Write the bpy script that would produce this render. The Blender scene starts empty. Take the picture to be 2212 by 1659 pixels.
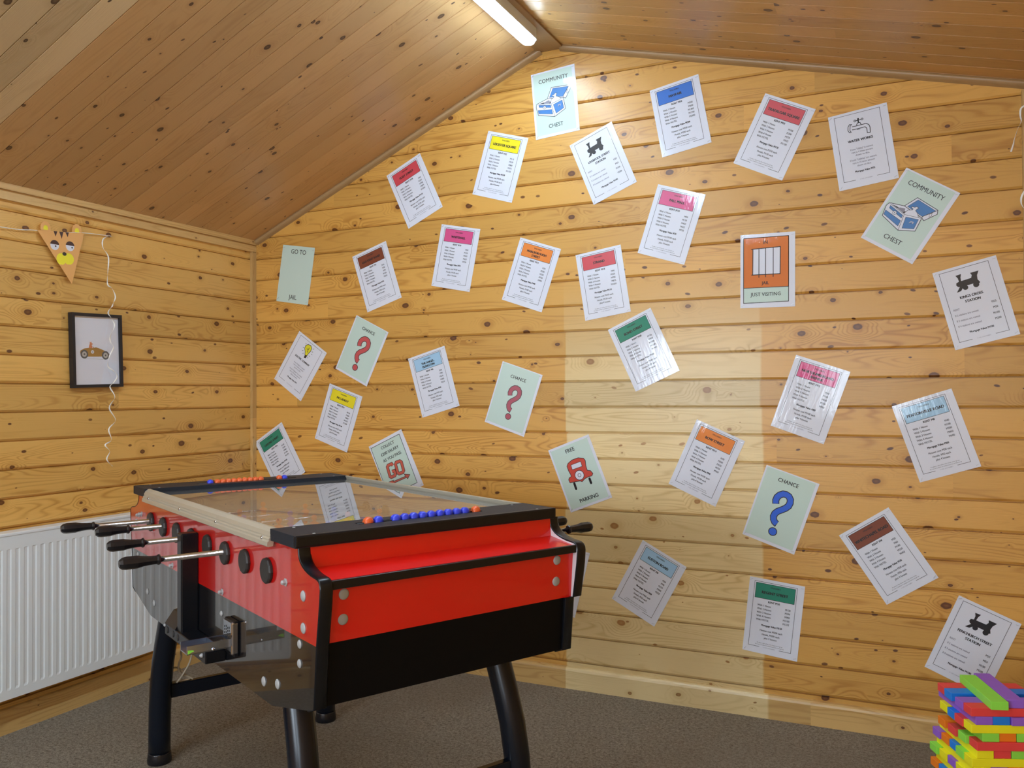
import bpy, bmesh, math, random
from mathutils import Vector, Matrix

random.seed(7)
S = bpy.context.scene
COL = S.collection

# ------------------------------------------------------------------ camera
cam_d = bpy.data.cameras.new('camera')
cam_d.sensor_width = 36.0
cam_d.lens = 1845.81 / 2212 * 36.0
cam_d.clip_start = 0.05
cam = bpy.data.objects.new('camera', cam_d)
COL.objects.link(cam)
_R = [[0.9044787, 0.4264835, -0.0054777], [-0.0106954, 0.0098402, -0.9998944], [-0.4263846, 0.9044418, 0.0134617]]
_C = [3.1741, -3.52141, 1.285]
_m = Matrix.Identity(4)
for _i in range(3):
    _m[_i][0] = _R[0][_i]
    _m[_i][1] = -_R[1][_i]
    _m[_i][2] = -_R[2][_i]
    _m[_i][3] = _C[_i]
cam.matrix_world = _m
S.camera = cam

# ------------------------------------------------------------------ world, light, exposure
S.view_settings.view_transform = 'Standard'
S.view_settings.look = 'None'
S.view_settings.gamma = 1.0
S.view_settings.use_curve_mapping = False
S.view_settings.exposure = 0.40
W = bpy.data.worlds.new('daylight')
S.world = W
W.use_nodes = True
W.node_tree.nodes['Background'].inputs[0].default_value = (0.75, 0.85, 1.0, 1)
W.node_tree.nodes['Background'].inputs[1].default_value = 1.0
LED_STRENGTH = 48.0
LED_COLOR = (0.60, 0.81, 1.0)


def area(name, loc, rot, sx, sy, power, color):
    d = bpy.data.lights.new(name, 'AREA')
    d.shape = 'RECTANGLE'
    d.size = sx
    d.size_y = sy
    d.energy = power
    d.color = color
    o = bpy.data.objects.new(name, d)
    o.location = loc
    o.rotation_euler = rot
    COL.objects.link(o)
    return o


ROOM_X, ROOM_Y = 3.55, -6.2
# cool fill added behind the camera, set at unseen window openings
area('window_daylight', (1.05, ROOM_Y - 0.12, 1.5), (math.radians(90), 0, 0), 1.4, 1.1, 80, (0.74, 0.87, 1.0))
area('window_daylight', (2.75, ROOM_Y - 0.12, 1.5), (math.radians(90), 0, 0), 1.0, 1.1, 35, (0.74, 0.87, 1.0))


# ------------------------------------------------------------------ materials
def srgb(r, g, b):
    def f(c):
        c /= 255.0
        return c / 12.92 if c <= 0.04045 else ((c + 0.055) / 1.055) ** 2.4
    return (f(r), f(g), f(b), 1.0)


def pbr(name, col, rough=0.5, metal=0.0, coat=0.0, coat_rough=0.05, spec=0.5, emit=None, noise=None, trans=0.0):
    m = bpy.data.materials.new(name)
    m.use_nodes = True
    nt = m.node_tree
    b = nt.nodes['Principled BSDF']
    b.inputs['Base Color'].default_value = col
    b.inputs['Roughness'].default_value = rough
    b.inputs['Metallic'].default_value = metal
    b.inputs['Coat Weight'].default_value = coat
    b.inputs['Coat Roughness'].default_value = coat_rough
    b.inputs['Specular IOR Level'].default_value = spec
    b.inputs['Coat IOR'].default_value = 1.6
    b.inputs['Transmission Weight'].default_value = trans
    if emit:
        b.inputs['Emission Color'].default_value = emit[0]
        b.inputs['Emission Strength'].default_value = emit[1]
    if noise:
        sc, amt, bump = noise
        tc = nt.nodes.new('ShaderNodeTexCoord')
        n = nt.nodes.new('ShaderNodeTexNoise')
        n.inputs['Scale'].default_value = sc
        n.inputs['Detail'].default_value = 3
        nt.links.new(tc.outputs['Object'], n.inputs['Vector'])
        mx = nt.nodes.new('ShaderNodeMixRGB')
        mx.inputs[1].default_value = tuple(c * (1 - amt) for c in col[:3]) + (1,)
        mx.inputs[2].default_value = tuple(min(1, c * (1 + amt)) for c in col[:3]) + (1,)
        nt.links.new(n.outputs['Fac'], mx.inputs[0])
        nt.links.new(mx.outputs[0], b.inputs['Base Color'])
        if bump:
            bp = nt.nodes.new('ShaderNodeBump')
            bp.inputs['Strength'].default_value = bump
            bp.inputs['Distance'].default_value = 0.002
            nt.links.new(n.outputs['Fac'], bp.inputs['Height'])
            nt.links.new(bp.outputs[0], b.inputs['Normal'])
    return m


class G:
    """tiny node-graph helper"""
    def __init__(s, m):
        s.nt = m.node_tree

    def put(s, sock, v):
        if isinstance(v, bpy.types.NodeSocket):
            s.nt.links.new(v, sock)
        elif v is not None:
            sock.default_value = v

    def m(s, op, a, b=None, c=None, clamp=False):
        n = s.nt.nodes.new('ShaderNodeMath')
        n.operation = op
        n.use_clamp = clamp
        s.put(n.inputs[0], a)
        if b is not None:
            s.put(n.inputs[1], b)
        if c is not None:
            s.put(n.inputs[2], c)
        return n.outputs[0]

    def vec(s, x, y, z=0.0):
        n = s.nt.nodes.new('ShaderNodeCombineXYZ')
        for i, v in enumerate((x, y, z)):
            s.put(n.inputs[i], v)
        return n.outputs[0]

    def white(s, v):
        n = s.nt.nodes.new('ShaderNodeTexWhiteNoise')
        n.noise_dimensions = '3D'
        s.put(n.inputs['Vector'], v)
        return n.outputs['Value']

    def noise(s, v, scale, detail=2.0, rough=0.5, dist=0.0):
        n = s.nt.nodes.new('ShaderNodeTexNoise')
        s.put(n.inputs['Vector'], v)
        n.inputs['Scale'].default_value = scale
        n.inputs['Detail'].default_value = detail
        n.inputs['Roughness'].default_value = rough
        n.inputs['Distortion'].default_value = dist
        return n.outputs['Fac']

    def voro(s, v):
        n = s.nt.nodes.new('ShaderNodeTexVoronoi')
        n.voronoi_dimensions = '2D'
        n.inputs['Scale'].default_value = 1.0
        s.put(n.inputs['Vector'], v)
        return n.outputs['Distance'], n.outputs['Color']

    def sep(s, v):
        n = s.nt.nodes.new('ShaderNodeSeparateXYZ')
        s.put(n.inputs[0], v)
        return n.outputs

    def step(s, v, a, b, lo=0.0, hi=1.0):
        n = s.nt.nodes.new('ShaderNodeMapRange')
        n.interpolation_type = 'SMOOTHSTEP'
        s.put(n.inputs['Value'], v)
        s.put(n.inputs['From Min'], a)
        s.put(n.inputs['From Max'], b)
        s.put(n.inputs['To Min'], lo)
        s.put(n.inputs['To Max'], hi)
        return n.outputs[0]

    def mix(s, f, a, b, mode='MIX'):
        n = s.nt.nodes.new('ShaderNodeMixRGB')
        n.blend_type = mode
        s.put(n.inputs[0], f)
        s.put(n.inputs[1], a)
        s.put(n.inputs[2], b)
        return n.outputs[0]


def wood(name, pitch, light, dark, knot, seed=0.0, rough=0.38, faded=None, knots=1.0, grain=1.0, pale_from=None, joints=3.3, coat=0.15):
    """tongue-and-groove pine; UV.x = metres along the board, UV.y = metres across / pitch"""
    m = bpy.data.materials.new(name)
    m.use_nodes = True
    nt = m.node_tree
    b = nt.nodes['Principled BSDF']
    g = G(m)
    uvn = nt.nodes.new('ShaderNodeUVMap')
    x, y, _ = g.sep(uvn.outputs['UV'])
    idx = g.m('FLOOR', g.m('ADD', y, 1000.0))
    fy = g.m('SUBTRACT', g.m('ADD', y, 1000.0), idx)
    r1 = g.white(g.vec(idx, seed, 3.1))
    xs = g.m('MULTIPLY_ADD', r1, 91.0, x)
    seg = g.m('FLOOR', g.m('DIVIDE', g.m('MULTIPLY_ADD', r1, 17.0, x), joints))
    r2 = g.white(g.vec(idx, seg, seed + 9.0))
    xs = g.m('MULTIPLY_ADD', r2, 53.0, xs)
    ym = g.m('MULTIPLY', fy, pitch)
    # knots
    wob = g.noise(g.vec(g.m('MULTIPLY', xs, 60.0), g.m('MULTIPLY', ym, 60.0), idx), 1.0, 2)
    kv = g.vec(g.m('MULTIPLY', xs, 5.2), g.m('ADD', g.m('MULTIPLY', ym, 7.6), g.m('MULTIPLY', idx, 7.37)))
    d0, c0 = g.voro(kv)
    d = g.m('ADD', d0, g.m('MULTIPLY', g.m('SUBTRACT', wob, 0.5), 0.035))
    cs = g.sep(c0)
    rk = g.m('MULTIPLY', g.m('MAXIMUM', g.m('SUBTRACT', cs[0], 0.30), 0.0), 0.165 * knots)
    kv2 = g.vec(g.m('ADD', g.m('MULTIPLY', xs, 6.0), g.m('MULTIPLY', ym, g.m('MULTIPLY', g.m('SUBTRACT', r1, 0.5), 9.0))), g.m('ADD', g.m('MULTIPLY', ym, 11.0), g.m('MULTIPLY', idx, 9.91)))
    e0, c1 = g.voro(kv2)
    ds = g.sep(c1)
    rk2 = g.m('MULTIPLY', g.m('MAXIMUM', g.m('SUBTRACT', ds[1], 0.55), 0.0), 0.20 * knots)
    k1 = g.step(d, g.m('MULTIPLY', rk, 0.72), rk, 1.0, 0.0)
    k1 = g.m('MULTIPLY', k1, g.step(rk, 0.006, 0.01))
    k2 = g.step(e0, g.m('MULTIPLY', rk2, 0.6), rk2, 1.0, 0.0)
    k2 = g.m('MULTIPLY', k2, g.step(rk2, 0.004, 0.008))
    kmask = g.m('MAXIMUM', k1, k2)
    halo = g.m('MULTIPLY', g.step(d, rk, g.m('ADD', g.m('MULTIPLY', rk, 2.6), 0.02), 1.0, 0.0), g.step(rk, 0.01, 0.03))
    core = g.step(d, 0.0, g.m('MULTIPLY', rk, 0.75), 0.0, 1.0)
    # grain
    warp = g.m('MULTIPLY', g.step(d0, 0.0, g.m('ADD', g.m('MULTIPLY', rk, 5.0), 0.05), 1.0, 0.0), g.m('MULTIPLY', rk, 3.2))
    gv = g.vec(g.m('MULTIPLY', xs, 1.25), g.m('ADD', g.m('MULTIPLY', ym, 13.0), g.m('MULTIPLY', idx, 3.77)), g.m('MULTIPLY', r2, 20.0))
    h = g.noise(gv, 1.0, 1.0, 0.4, 0.2)
    h = g.m('ADD', h, warp)
    ring = g.m('SINE', g.m('MULTIPLY', h, 95.0))
    ring = g.m('POWER', g.m('MULTIPLY_ADD', ring, 0.5, 0.5), 3.0)
    soft = g.noise(g.vec(g.m('MULTIPLY', xs, 1.4), g.m('MULTIPLY', ym, 10.0), g.m('ADD', idx, 0.3)), 1.0, 2)
    fib = g.noise(g.vec(g.m('MULTIPLY', xs, 6.0), g.m('MULTIPLY', ym, 420.0), idx), 1.0, 2)
    ringamt = g.m('MULTIPLY', ring, g.step(soft, 0.35, 0.65, 0.15, 0.75))
    f = g.m('ADD', g.m('MULTIPLY', ringamt, 0.9 * grain), g.m('MULTIPLY', g.m('SUBTRACT', fib, 0.5), 0.55 * grain))
    f = g.m('ADD', f, g.m('MULTIPLY', g.m('SUBTRACT', soft, 0.5), 0.9), None, True)
    tone = g.m('MULTIPLY_ADD', g.m('SUBTRACT', r2, 0.5), 0.26, 1.0)
    L, D, K = light, dark, knot
    if pale_from:
        pf = g.step(x if pale_from[0] == 'x' else y, pale_from[1] - 0.001, pale_from[1], 1.0, 0.0)
        L = g.mix(pf, light, pale_from[2])
        D = g.mix(pf, dark, pale_from[3])
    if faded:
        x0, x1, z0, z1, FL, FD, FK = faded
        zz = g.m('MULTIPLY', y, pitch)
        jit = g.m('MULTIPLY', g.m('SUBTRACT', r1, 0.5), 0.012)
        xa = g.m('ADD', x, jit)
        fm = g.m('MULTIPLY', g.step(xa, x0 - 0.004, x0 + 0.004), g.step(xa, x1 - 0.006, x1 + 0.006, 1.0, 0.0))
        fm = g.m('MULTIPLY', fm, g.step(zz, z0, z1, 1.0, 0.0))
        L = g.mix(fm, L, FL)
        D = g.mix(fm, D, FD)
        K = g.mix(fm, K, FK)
    col = g.mix(f, L, D)
    col = g.mix(g.m('MULTIPLY', halo, 0.45), col, D)
    kc = g.mix(core, g.mix(0.22, K, D), K)
    col = g.mix(g.m('MULTIPLY', kmask, 0.93), col, kc)
    tn = g.vec(tone, tone, tone)
    col = g.mix(1.0, col, tn, 'MULTIPLY')
    nt.links.new(col, b.inputs['Base Color'])
    b.inputs['Roughness'].default_value = rough
    b.inputs['Coat Weight'].default_value = coat
    b.inputs['Coat Roughness'].default_value = 0.22
    bp = nt.nodes.new('ShaderNodeBump')
    bp.inputs['Strength'].default_value = 0.25
    bp.inputs['Distance'].default_value = 0.0012
    nt.links.new(g.m('SUBTRACT', fib, g.m('MULTIPLY', ringamt, 0.6)), bp.inputs['Height'])
    nt.links.new(bp.outputs[0], b.inputs['Normal'])
    return m


PITCH = 0.11175
Z0 = 1.44543 - 0.215                    # one board seam, metres above the floor
PL, PD, PK = (0.72, 0.385, 0.085, 1), (0.47, 0.195, 0.026, 1), (0.085, 0.020, 0.008, 1)
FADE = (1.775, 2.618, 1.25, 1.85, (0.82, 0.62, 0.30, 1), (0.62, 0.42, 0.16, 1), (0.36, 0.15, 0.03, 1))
M = {}
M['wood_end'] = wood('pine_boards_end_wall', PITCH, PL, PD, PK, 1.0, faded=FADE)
M['wood_left'] = wood('pine_boards_left_wall', PITCH, (0.74, 0.43, 0.115, 1), (0.50, 0.235, 0.04, 1), PK, 5.0)
CL, CD = (0.62, 0.37, 0.16, 1), (0.47, 0.255, 0.095, 1)
M['wood_roof'] = wood('pine_boards_ceiling', 0.0925, CL, CD, (0.05, 0.02, 0.012, 1), 8.0, rough=0.42, grain=0.6, knots=0.85,
                      pale_from=('y', -17.0, (0.68, 0.50, 0.28, 1), (0.54, 0.37, 0.19, 1)), joints=7.0, coat=0.15)
M['wood_trim'] = wood('pine_trim', 0.4, (0.66, 0.42, 0.16, 1), (0.48, 0.27, 0.08, 1), PK, 12.0, knots=0.35, grain=0.8)
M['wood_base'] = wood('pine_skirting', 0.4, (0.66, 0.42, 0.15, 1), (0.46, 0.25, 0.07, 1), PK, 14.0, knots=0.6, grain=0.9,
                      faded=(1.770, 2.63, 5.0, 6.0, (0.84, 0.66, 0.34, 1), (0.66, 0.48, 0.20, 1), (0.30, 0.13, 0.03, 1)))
M['wood_cove'] = wood('pine_cove', 0.4, (0.44, 0.27, 0.12, 1), (0.34, 0.19, 0.07, 1), PK, 15.0, knots=0.0, grain=0.6)
M['black'] = pbr('black_laminate', (0.006, 0.006, 0.008, 1), 0.25, coat=1.0, coat_rough=0.03)
M['black_end'] = pbr('black_laminate_end', (0.003, 0.003, 0.004, 1), 0.5, spec=0.15)
M['black_cap'] = pbr('black_vinyl_cap', (0.018, 0.022, 0.031, 1), 0.5, spec=0.22, noise=(900, 0.25, 0.3))
M['black'].node_tree.nodes['Principled BSDF'].inputs['Coat IOR'].default_value = 1.48
M['mould'] = pbr('black_edge_moulding', (0.005, 0.006, 0.009, 1), 0.3, spec=0.4)
M['red'] = pbr('red_laminate', srgb(196, 16, 14), 0.3, coat=1.0, coat_rough=0.03)
M['red_end'] = pbr('red_laminate_end', srgb(228, 18, 12), 0.35, coat=0.5, coat_rough=0.06)
M['white_lam'] = pbr('white_laminate', srgb(222, 218, 222), 0.35)
M['chrome'] = pbr('chrome', (0.58, 0.58, 0.64, 1), 0.12, metal=1.0)
M['bolt'] = pbr('zinc_bolt', (0.42, 0.43, 0.44, 1), 0.5, metal=0.1, spec=0.4)
M['steel'] = pbr('zinc_plate', (0.50, 0.56, 0.66, 1), 0.25, metal=1.0)
M['alu'] = pbr('champagne_aluminium_rail', srgb(196, 188, 170), 0.38, metal=0.35)
M['leg'] = pbr('black_enamel_tube', (0.003, 0.006, 0.013, 1), 0.25, spec=0.4, noise=(400, 0.2, 0.05))
M['plastic'] = pbr('black_plastic', (0.010, 0.010, 0.013, 1), 0.22)
M['disc'] = pbr('black_bushing', (0.028, 0.026, 0.025, 1), 0.5, noise=(500, 0.2, 0.1))
M['orange'] = pbr('orange_plastic', srgb(235, 105, 55), 0.3)
M['blue'] = pbr('blue_plastic', srgb(60, 75, 225), 0.3)
M['felt'] = pbr('pitch_surface', srgb(176, 174, 160), 0.5, noise=(6, 0.1, 0))
M['inner'] = pbr('grey_inner_wall', srgb(168, 172, 170), 0.5)
M['radiator'] = pbr('white_enamel', srgb(236, 242, 244), 0.32, noise=(3, 0.02, 0))
M['slot'] = pbr('radiator_shadow_slot', srgb(120, 118, 122), 0.6)
M['frame'] = pbr('black_frame', (0.014, 0.014, 0.018, 1), 0.35)
M['white'] = pbr('white_ribbon', srgb(250, 246, 238), 0.35)
M['cable'] = pbr('beige_cable', srgb(190, 178, 156), 0.5)
M['staple'] = pbr('staple', (0.5, 0.5, 0.52, 1), 0.3, metal=0.9)
M['led'] = pbr('led_diffuser', (0.9, 0.95, 1, 1), 0.4, emit=((*LED_COLOR, 1), LED_STRENGTH))
M['fitting'] = pbr('light_fitting', srgb(225, 230, 240), 0.4)


def glass_mat(name, tint, rough=0.0, haze=0.0):
    m = bpy.data.materials.new(name)
    m.use_nodes = True
    nt = m.node_tree
    nt.nodes.remove(nt.nodes['Principled BSDF'])
    out = nt.nodes['Material Output']
    fr = nt.nodes.new('ShaderNodeFresnel')
    fr.inputs['IOR'].default_value = 1.52
    tr = nt.nodes.new('ShaderNodeBsdfTransparent')
    tr.inputs[0].default_value = tint
    gl = nt.nodes.new('ShaderNodeBsdfGlossy')
    gl.inputs['Roughness'].default_value = rough
    mx = nt.nodes.new('ShaderNodeMixShader')
    g = G(m)
    geo = nt.nodes.new('ShaderNodeNewGeometry')
    fac = g.m('MULTIPLY', g.m('MULTIPLY', fr.outputs[0], 1.3, None, True), g.m('SUBTRACT', 1.0, geo.outputs['Backfacing']))
    nt.links.new(fac, mx.inputs[0])
    if haze:
        df = nt.nodes.new('ShaderNodeBsdfDiffuse')
        df.inputs[0].default_value = (0.8, 0.8, 0.8, 1)
        m2 = nt.nodes.new('ShaderNodeMixShader')
        m2.inputs[0].default_value = haze
        nt.links.new(tr.outputs[0], m2.inputs[1])
        nt.links.new(df.outputs[0], m2.inputs[2])
        tr = m2
    nt.links.new(tr.outputs[0], mx.inputs[1])
    nt.links.new(gl.outputs[0], mx.inputs[2])
    nt.links.new(mx.outputs[0], out.inputs[0])
    return m


M['glass'] = glass_mat('hazed_glass', (0.97, 0.98, 0.97, 1), 0.0, 0.13)  # grey diffuse share paints the pale reflection haze into the glass
M['glazing'] = glass_mat('picture_glass', (1, 1, 1, 1))


def carpet_mat():
    m = bpy.data.materials.new('brown_grey_carpet')
    m.use_nodes = True
    nt = m.node_tree
    b = nt.nodes['Principled BSDF']
    g = G(m)
    tc = nt.nodes.new('ShaderNodeTexCoord')
    v = tc.outputs['Object']
    n1 = g.noise(v, 330, 2, 0.7)
    n2 = g.noise(v, 95, 3, 0.7, 0.6)
    n3 = g.noise(v, 1.1, 2)
    f = g.m('MULTIPLY', g.m('ADD', n1, n2), 0.5)
    f = g.step(f, 0.36, 0.64)
    c = g.mix(f, (0.21, 0.17, 0.125, 1), (0.60, 0.53, 0.42, 1))
    c = g.mix(g.step(n3, 0.45, 0.75, 0.0, 0.4), c, (0.27, 0.21, 0.15, 1))
    nt.links.new(c, b.inputs['Base Color'])
    b.inputs['Roughness'].default_value = 0.95
    b.inputs['Specular IOR Level'].default_value = 0.1
    bp = nt.nodes.new('ShaderNodeBump')
    bp.inputs['Strength'].default_value = 0.9
    bp.inputs['Distance'].default_value = 0.006
    nt.links.new(f, bp.inputs['Height'])
    nt.links.new(bp.outputs[0], b.inputs['Normal'])
    return m


M['carpet'] = carpet_mat()


def print_mat(name, col):
    """print under a glossy laminate that is slightly wavy"""
    m = bpy.data.materials.new(name)
    m.use_nodes = True
    nt = m.node_tree
    b = nt.nodes['Principled BSDF']
    b.inputs['Base Color'].default_value = col
    b.inputs['Roughness'].default_value = 0.55
    b.inputs['Coat Weight'].default_value = 0.8
    b.inputs['Coat Roughness'].default_value = 0.03
    g = G(m)
    tc = nt.nodes.new('ShaderNodeTexCoord')
    mp = nt.nodes.new('ShaderNodeMapping')
    mp.inputs['Scale'].default_value = (22.0, 1.0, 3.0)
    nt.links.new(tc.outputs['Object'], mp.inputs['Vector'])
    n1 = g.noise(mp.outputs[0], 2.2, 4, 0.62)
    bp = nt.nodes.new('ShaderNodeBump')
    bp.inputs['Strength'].default_value = 0.14
    bp.inputs['Distance'].default_value = 0.004
    nt.links.new(n1, bp.inputs['Height'])
    nt.links.new(bp.outputs[0], b.inputs['Coat Normal'])
    return m


INK = {}
for k, c in dict(paper=srgb(230, 234, 246), ink=(0.012, 0.012, 0.015, 1), mint=srgb(203, 226, 216), red=srgb(214, 70, 82), yellow=srgb(243, 226, 20),
                 pink=srgb(222, 82, 140), orange=srgb(240, 138, 52), green=srgb(22, 138, 112), blue=srgb(48, 118, 214), sky=srgb(166, 208, 238),
                 brown=srgb(130, 62, 36), chestblue=srgb(52, 122, 192), qred=srgb(205, 82, 84), qpurple=srgb(176, 72, 92), qblue=srgb(32, 100, 225),
                 jail=srgb(222, 118, 34), car=srgb(212, 68, 48), gored=srgb(212, 92, 74), bulb=srgb(235, 225, 40), grey=srgb(135, 135, 150),
                 mask=srgb(240, 180, 108), maskdark=srgb(78, 52, 46), maskyel=srgb(252, 240, 60), bodygold=srgb(176, 132, 66), fox=srgb(214, 132, 96),
                 tyre=srgb(88, 92, 98), hub=srgb(190, 190, 188)).items():
    INK[k] = print_mat('print_' + k, c)
    if k.startswith('mask'):
        INK[k].node_tree.nodes['Principled BSDF'].inputs['Coat Weight'].default_value = 0.08

BLK = {k: pbr('toy_block_' + k, c, 0.55, noise=(25, 0.05, 0.05)) for k, c in dict(
    red=srgb(238, 70, 70), blue=srgb(24, 132, 235), purple=srgb(152, 98, 214), green=srgb(148, 234, 78), yellow=srgb(250, 242, 28),
    orange=srgb(246, 130, 24)).items()}


# ------------------------------------------------------------------ mesh helpers
def tag(o, label=None, cat=None, group=None, kind=None):
    if label:
        o['label'] = label
    if cat:
        o['category'] = cat
    if group:
        o['group'] = group
    if kind:
        o['kind'] = kind
    return o


def empty(name, loc=(0, 0, 0), rz=0.0):
    o = bpy.data.objects.new(name, None)
    o.empty_display_size = 0.1
    o.location = loc
    o.rotation_euler = (0, 0, rz)
    COL.objects.link(o)
    return o


class MB:
    """collects shapes, builds one mesh object"""
    def __init__(s):
        s.v, s.f, s.mi, s.mats, s.sm, s.uv = [], [], [], [], [], []

    def mat(s, m):
        if m not in s.mats:
            s.mats.append(m)
        return s.mats.index(m)

    def add(s, verts, faces, m, smooth=False, uvs=None):
        o = len(s.v)
        k = s.mat(m)
        s.v.extend([tuple(p) for p in verts])
        for i, f in enumerate(faces):
            s.f.append([o + a for a in f])
            s.mi.append(k)
            s.sm.append(smooth)
            s.uv.append(uvs[i] if uvs else None)
        return s

    def box(s, a, b, m, rot=None, piv=(0, 0, 0)):
        x0, y0, z0 = a
        x1, y1, z1 = b
        v = [(x0, y0, z0), (x1, y0, z0), (x1, y1, z0), (x0, y1, z0), (x0, y0, z1), (x1, y0, z1), (x1, y1, z1), (x0, y1, z1)]
        if rot is not None:
            p = Vector(piv)
            v = [rot @ (Vector(q) - p) + p for q in v]
        return s.add(v, [(0, 3, 2, 1), (4, 5, 6, 7), (0, 1, 5, 4), (1, 2, 6, 5), (2, 3, 7, 6), (3, 0, 4, 7)], m)

    def prism(s, poly, f0, f1, m, mcap=None, smooth=False):
        """poly of 2D points; f0,f1 map (a,b)->3D for the two ends"""
        n = len(poly)
        v = [f0(*p) for p in poly] + [f1(*p) for p in poly]
        s.add(v, [(i, (i + 1) % n, n + (i + 1) % n, n + i) for i in range(n)], m, smooth)
        s.add(v, [tuple(range(n - 1, -1, -1)), tuple(range(n, 2 * n))], mcap or m)
        return s

    def tube(s, pts, r, m, n=12, caps=True, smooth=True):
        pts = [Vector(p) for p in pts]
        rs = r if isinstance(r, (list, tuple)) else [r] * len(pts)
        up = None
        v, f = [], []
        for i, p in enumerate(pts):
            t = (pts[min(i + 1, len(pts) - 1)] - pts[max(i - 1, 0)]).normalized()
            if up is None:
                up = Vector((0, 0, 1)) if abs(t.z) < 0.9 else Vector((1, 0, 0))
            a = t.cross(up).normalized()
            b = a.cross(t).normalized()
            up = b
            for k in range(n):
                w = 2 * math.pi * k / n
                v.append(p + (a * math.cos(w) + b * math.sin(w)) * rs[i])
        for i in range(len(pts) - 1):
            for k in range(n):
                f.append((i * n + k, i * n + (k + 1) % n, (i + 1) * n + (k + 1) % n, (i + 1) * n + k))
        s.add(v, f, m, smooth)
        if caps:
            o = (len(pts) - 1) * n
            s.add(v, [tuple(range(n - 1, -1, -1)), tuple(range(o, o + n))], m)
        return s

    def lathe(s, c, ax, prof, m, n=20, smooth=True):
        """prof: list of (distance along axis, radius)"""
        ax = Vector(ax).normalized()
        c = Vector(c)
        return s.tube([c + ax * d for d, r in prof], [max(r, 1e-5) for d, r in prof], m, n, True, smooth)

    def build(s, name, parent=None, bevel=0.0, seg=2, loc=None):
        me = bpy.data.meshes.new(name)
        me.from_pydata(s.v, [], s.f)
        for mm in s.mats:
            me.materials.append(mm)
        me.polygons.foreach_set('material_index', s.mi)
        me.polygons.foreach_set('use_smooth', s.sm)
        if any(u is not None for u in s.uv):
            lay = me.uv_layers.new(name='UVMap')
            for p, u in zip(me.polygons, s.uv):
                if u is not None:
                    for li, q in zip(p.loop_indices, u):
                        lay.data[li].uv = q
        me.update()
        if bevel:
            bm = bmesh.new()
            bm.from_mesh(me)
            bmesh.ops.remove_doubles(bm, verts=bm.verts, dist=1e-5)
            bmesh.ops.recalc_face_normals(bm, faces=bm.faces)
            es = [e for e in bm.edges if len(e.link_faces) == 2 and e.calc_face_angle(0) > 0.5]
            bmesh.ops.bevel(bm, geom=es, offset=bevel, segments=seg, profile=0.5, affect='EDGES', clamp_overlap=True)
            bm.to_mesh(me)
            bm.free()
        else:
            bm = bmesh.new()
            bm.from_mesh(me)
            if not any(u is not None for u in s.uv) and len(bm.verts) < 60000 and not name.startswith('poster'):
                bmesh.ops.remove_doubles(bm, verts=bm.verts, dist=1e-6)
                bmesh.ops.recalc_face_normals(bm, faces=bm.faces)
            bm.to_mesh(me)
            bm.free()
        o = bpy.data.objects.new(name, me)
        COL.objects.link(o)
        if parent:
            o.parent = parent
        if loc:
            o.location = loc
        return o


# ------------------------------------------------------------------ room shell
EAVE_Z = 2.318 - 0.215
SL, SR = 0.443, -0.2535
RX0, RX1 = 1.665, 1.765                       # flat ridge board
RZ = EAVE_Z + SL * RX0
RIGHT_Z = RZ + SR * (ROOM_X - RX1)


def roof_z(x):
    if x < RX0:
        return EAVE_Z + SL * x
    if x < RX1:
        return RZ
    return RZ + SR * (x - RX1)


def board_profile(lo, hi, pitch, z0):
    """list of (w, depth) along the wall: chamfered tongue-and-groove joints, depth goes into the wall"""
    k0 = math.floor((lo - z0) / pitch) - 1
    k1 = math.ceil((hi - z0) / pitch) + 1
    out = []
    for k in range(k0, k1 + 1):
        s = z0 + k * pitch
        out += [(s - 0.0034, 0.0), (s - 0.0027, 0.003), (s - 0.0025, 0.015), (s + 0.0014, 0.015), (s + 0.0016, 0.0056), (s + 0.0088, 0.0004), (s + 0.0100, 0.0)]
    return out


def clad(name, mat, prof, a, b, place, pitch, z0, clips=(), uoff=0.0, backing=True):
    """place(u, w, depth)->3D ; boards run from a to b along u"""
    mb = MB()
    for (w0, d0), (w1, d1) in zip(prof[:-1], prof[1:]):
        vs = [place(a, w0, d0), place(b, w0, d0), place(b, w1, d1), place(a, w1, d1)]
        va, vb = (w0 - z0) / pitch, (w1 - z0) / pitch
        mid = math.floor((0.5 * (w0 + w1) - z0) / pitch + 0.004)
        va = min(max(va, mid + 0.002), mid + 0.998)
        vb = min(max(vb, mid + 0.002), mid + 0.998)
        mb.add(vs, [(0, 1, 2, 3)], mat, False, [[(a + uoff, va), (b + uoff, va), (b + uoff, vb), (a + uoff, vb)]])
    if backing:
        w0, w1 = prof[0][0], prof[-1][0]
        mb.add([place(a, w0, 0.08), place(b, w0, 0.08), place(b, w1, 0.08), place(a, w1, 0.08)], [(3, 2, 1, 0)], mat, False, [[(0, 0), (1, 0), (1, 1), (0, 1)]])
    o = mb.build(name)
    if clips:
        bm = bmesh.new()
        bm.from_mesh(o.data)
        for co, no in clips:
            bmesh.ops.bisect_plane(bm, geom=bm.verts[:] + bm.edges[:] + bm.faces[:], plane_co=co, plane_no=no, clear_outer=True)
        bm.to_mesh(o.data)
        bm.free()
    tag(o, kind='structure')
    return o


# floor
tag(MB().box((-0.1, ROOM_Y - 0.1, -0.05), (ROOM_X + 0.1, 0.1, 0.0), M['carpet']).build('floor'), kind='structure')
# gable wall (y = 0)
pr = board_profile(0, 3.0, PITCH, Z0)
nl = Vector((-SL, 0, 1)).normalized()
nr = Vector((-SR, 0, 1)).normalized()
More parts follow.
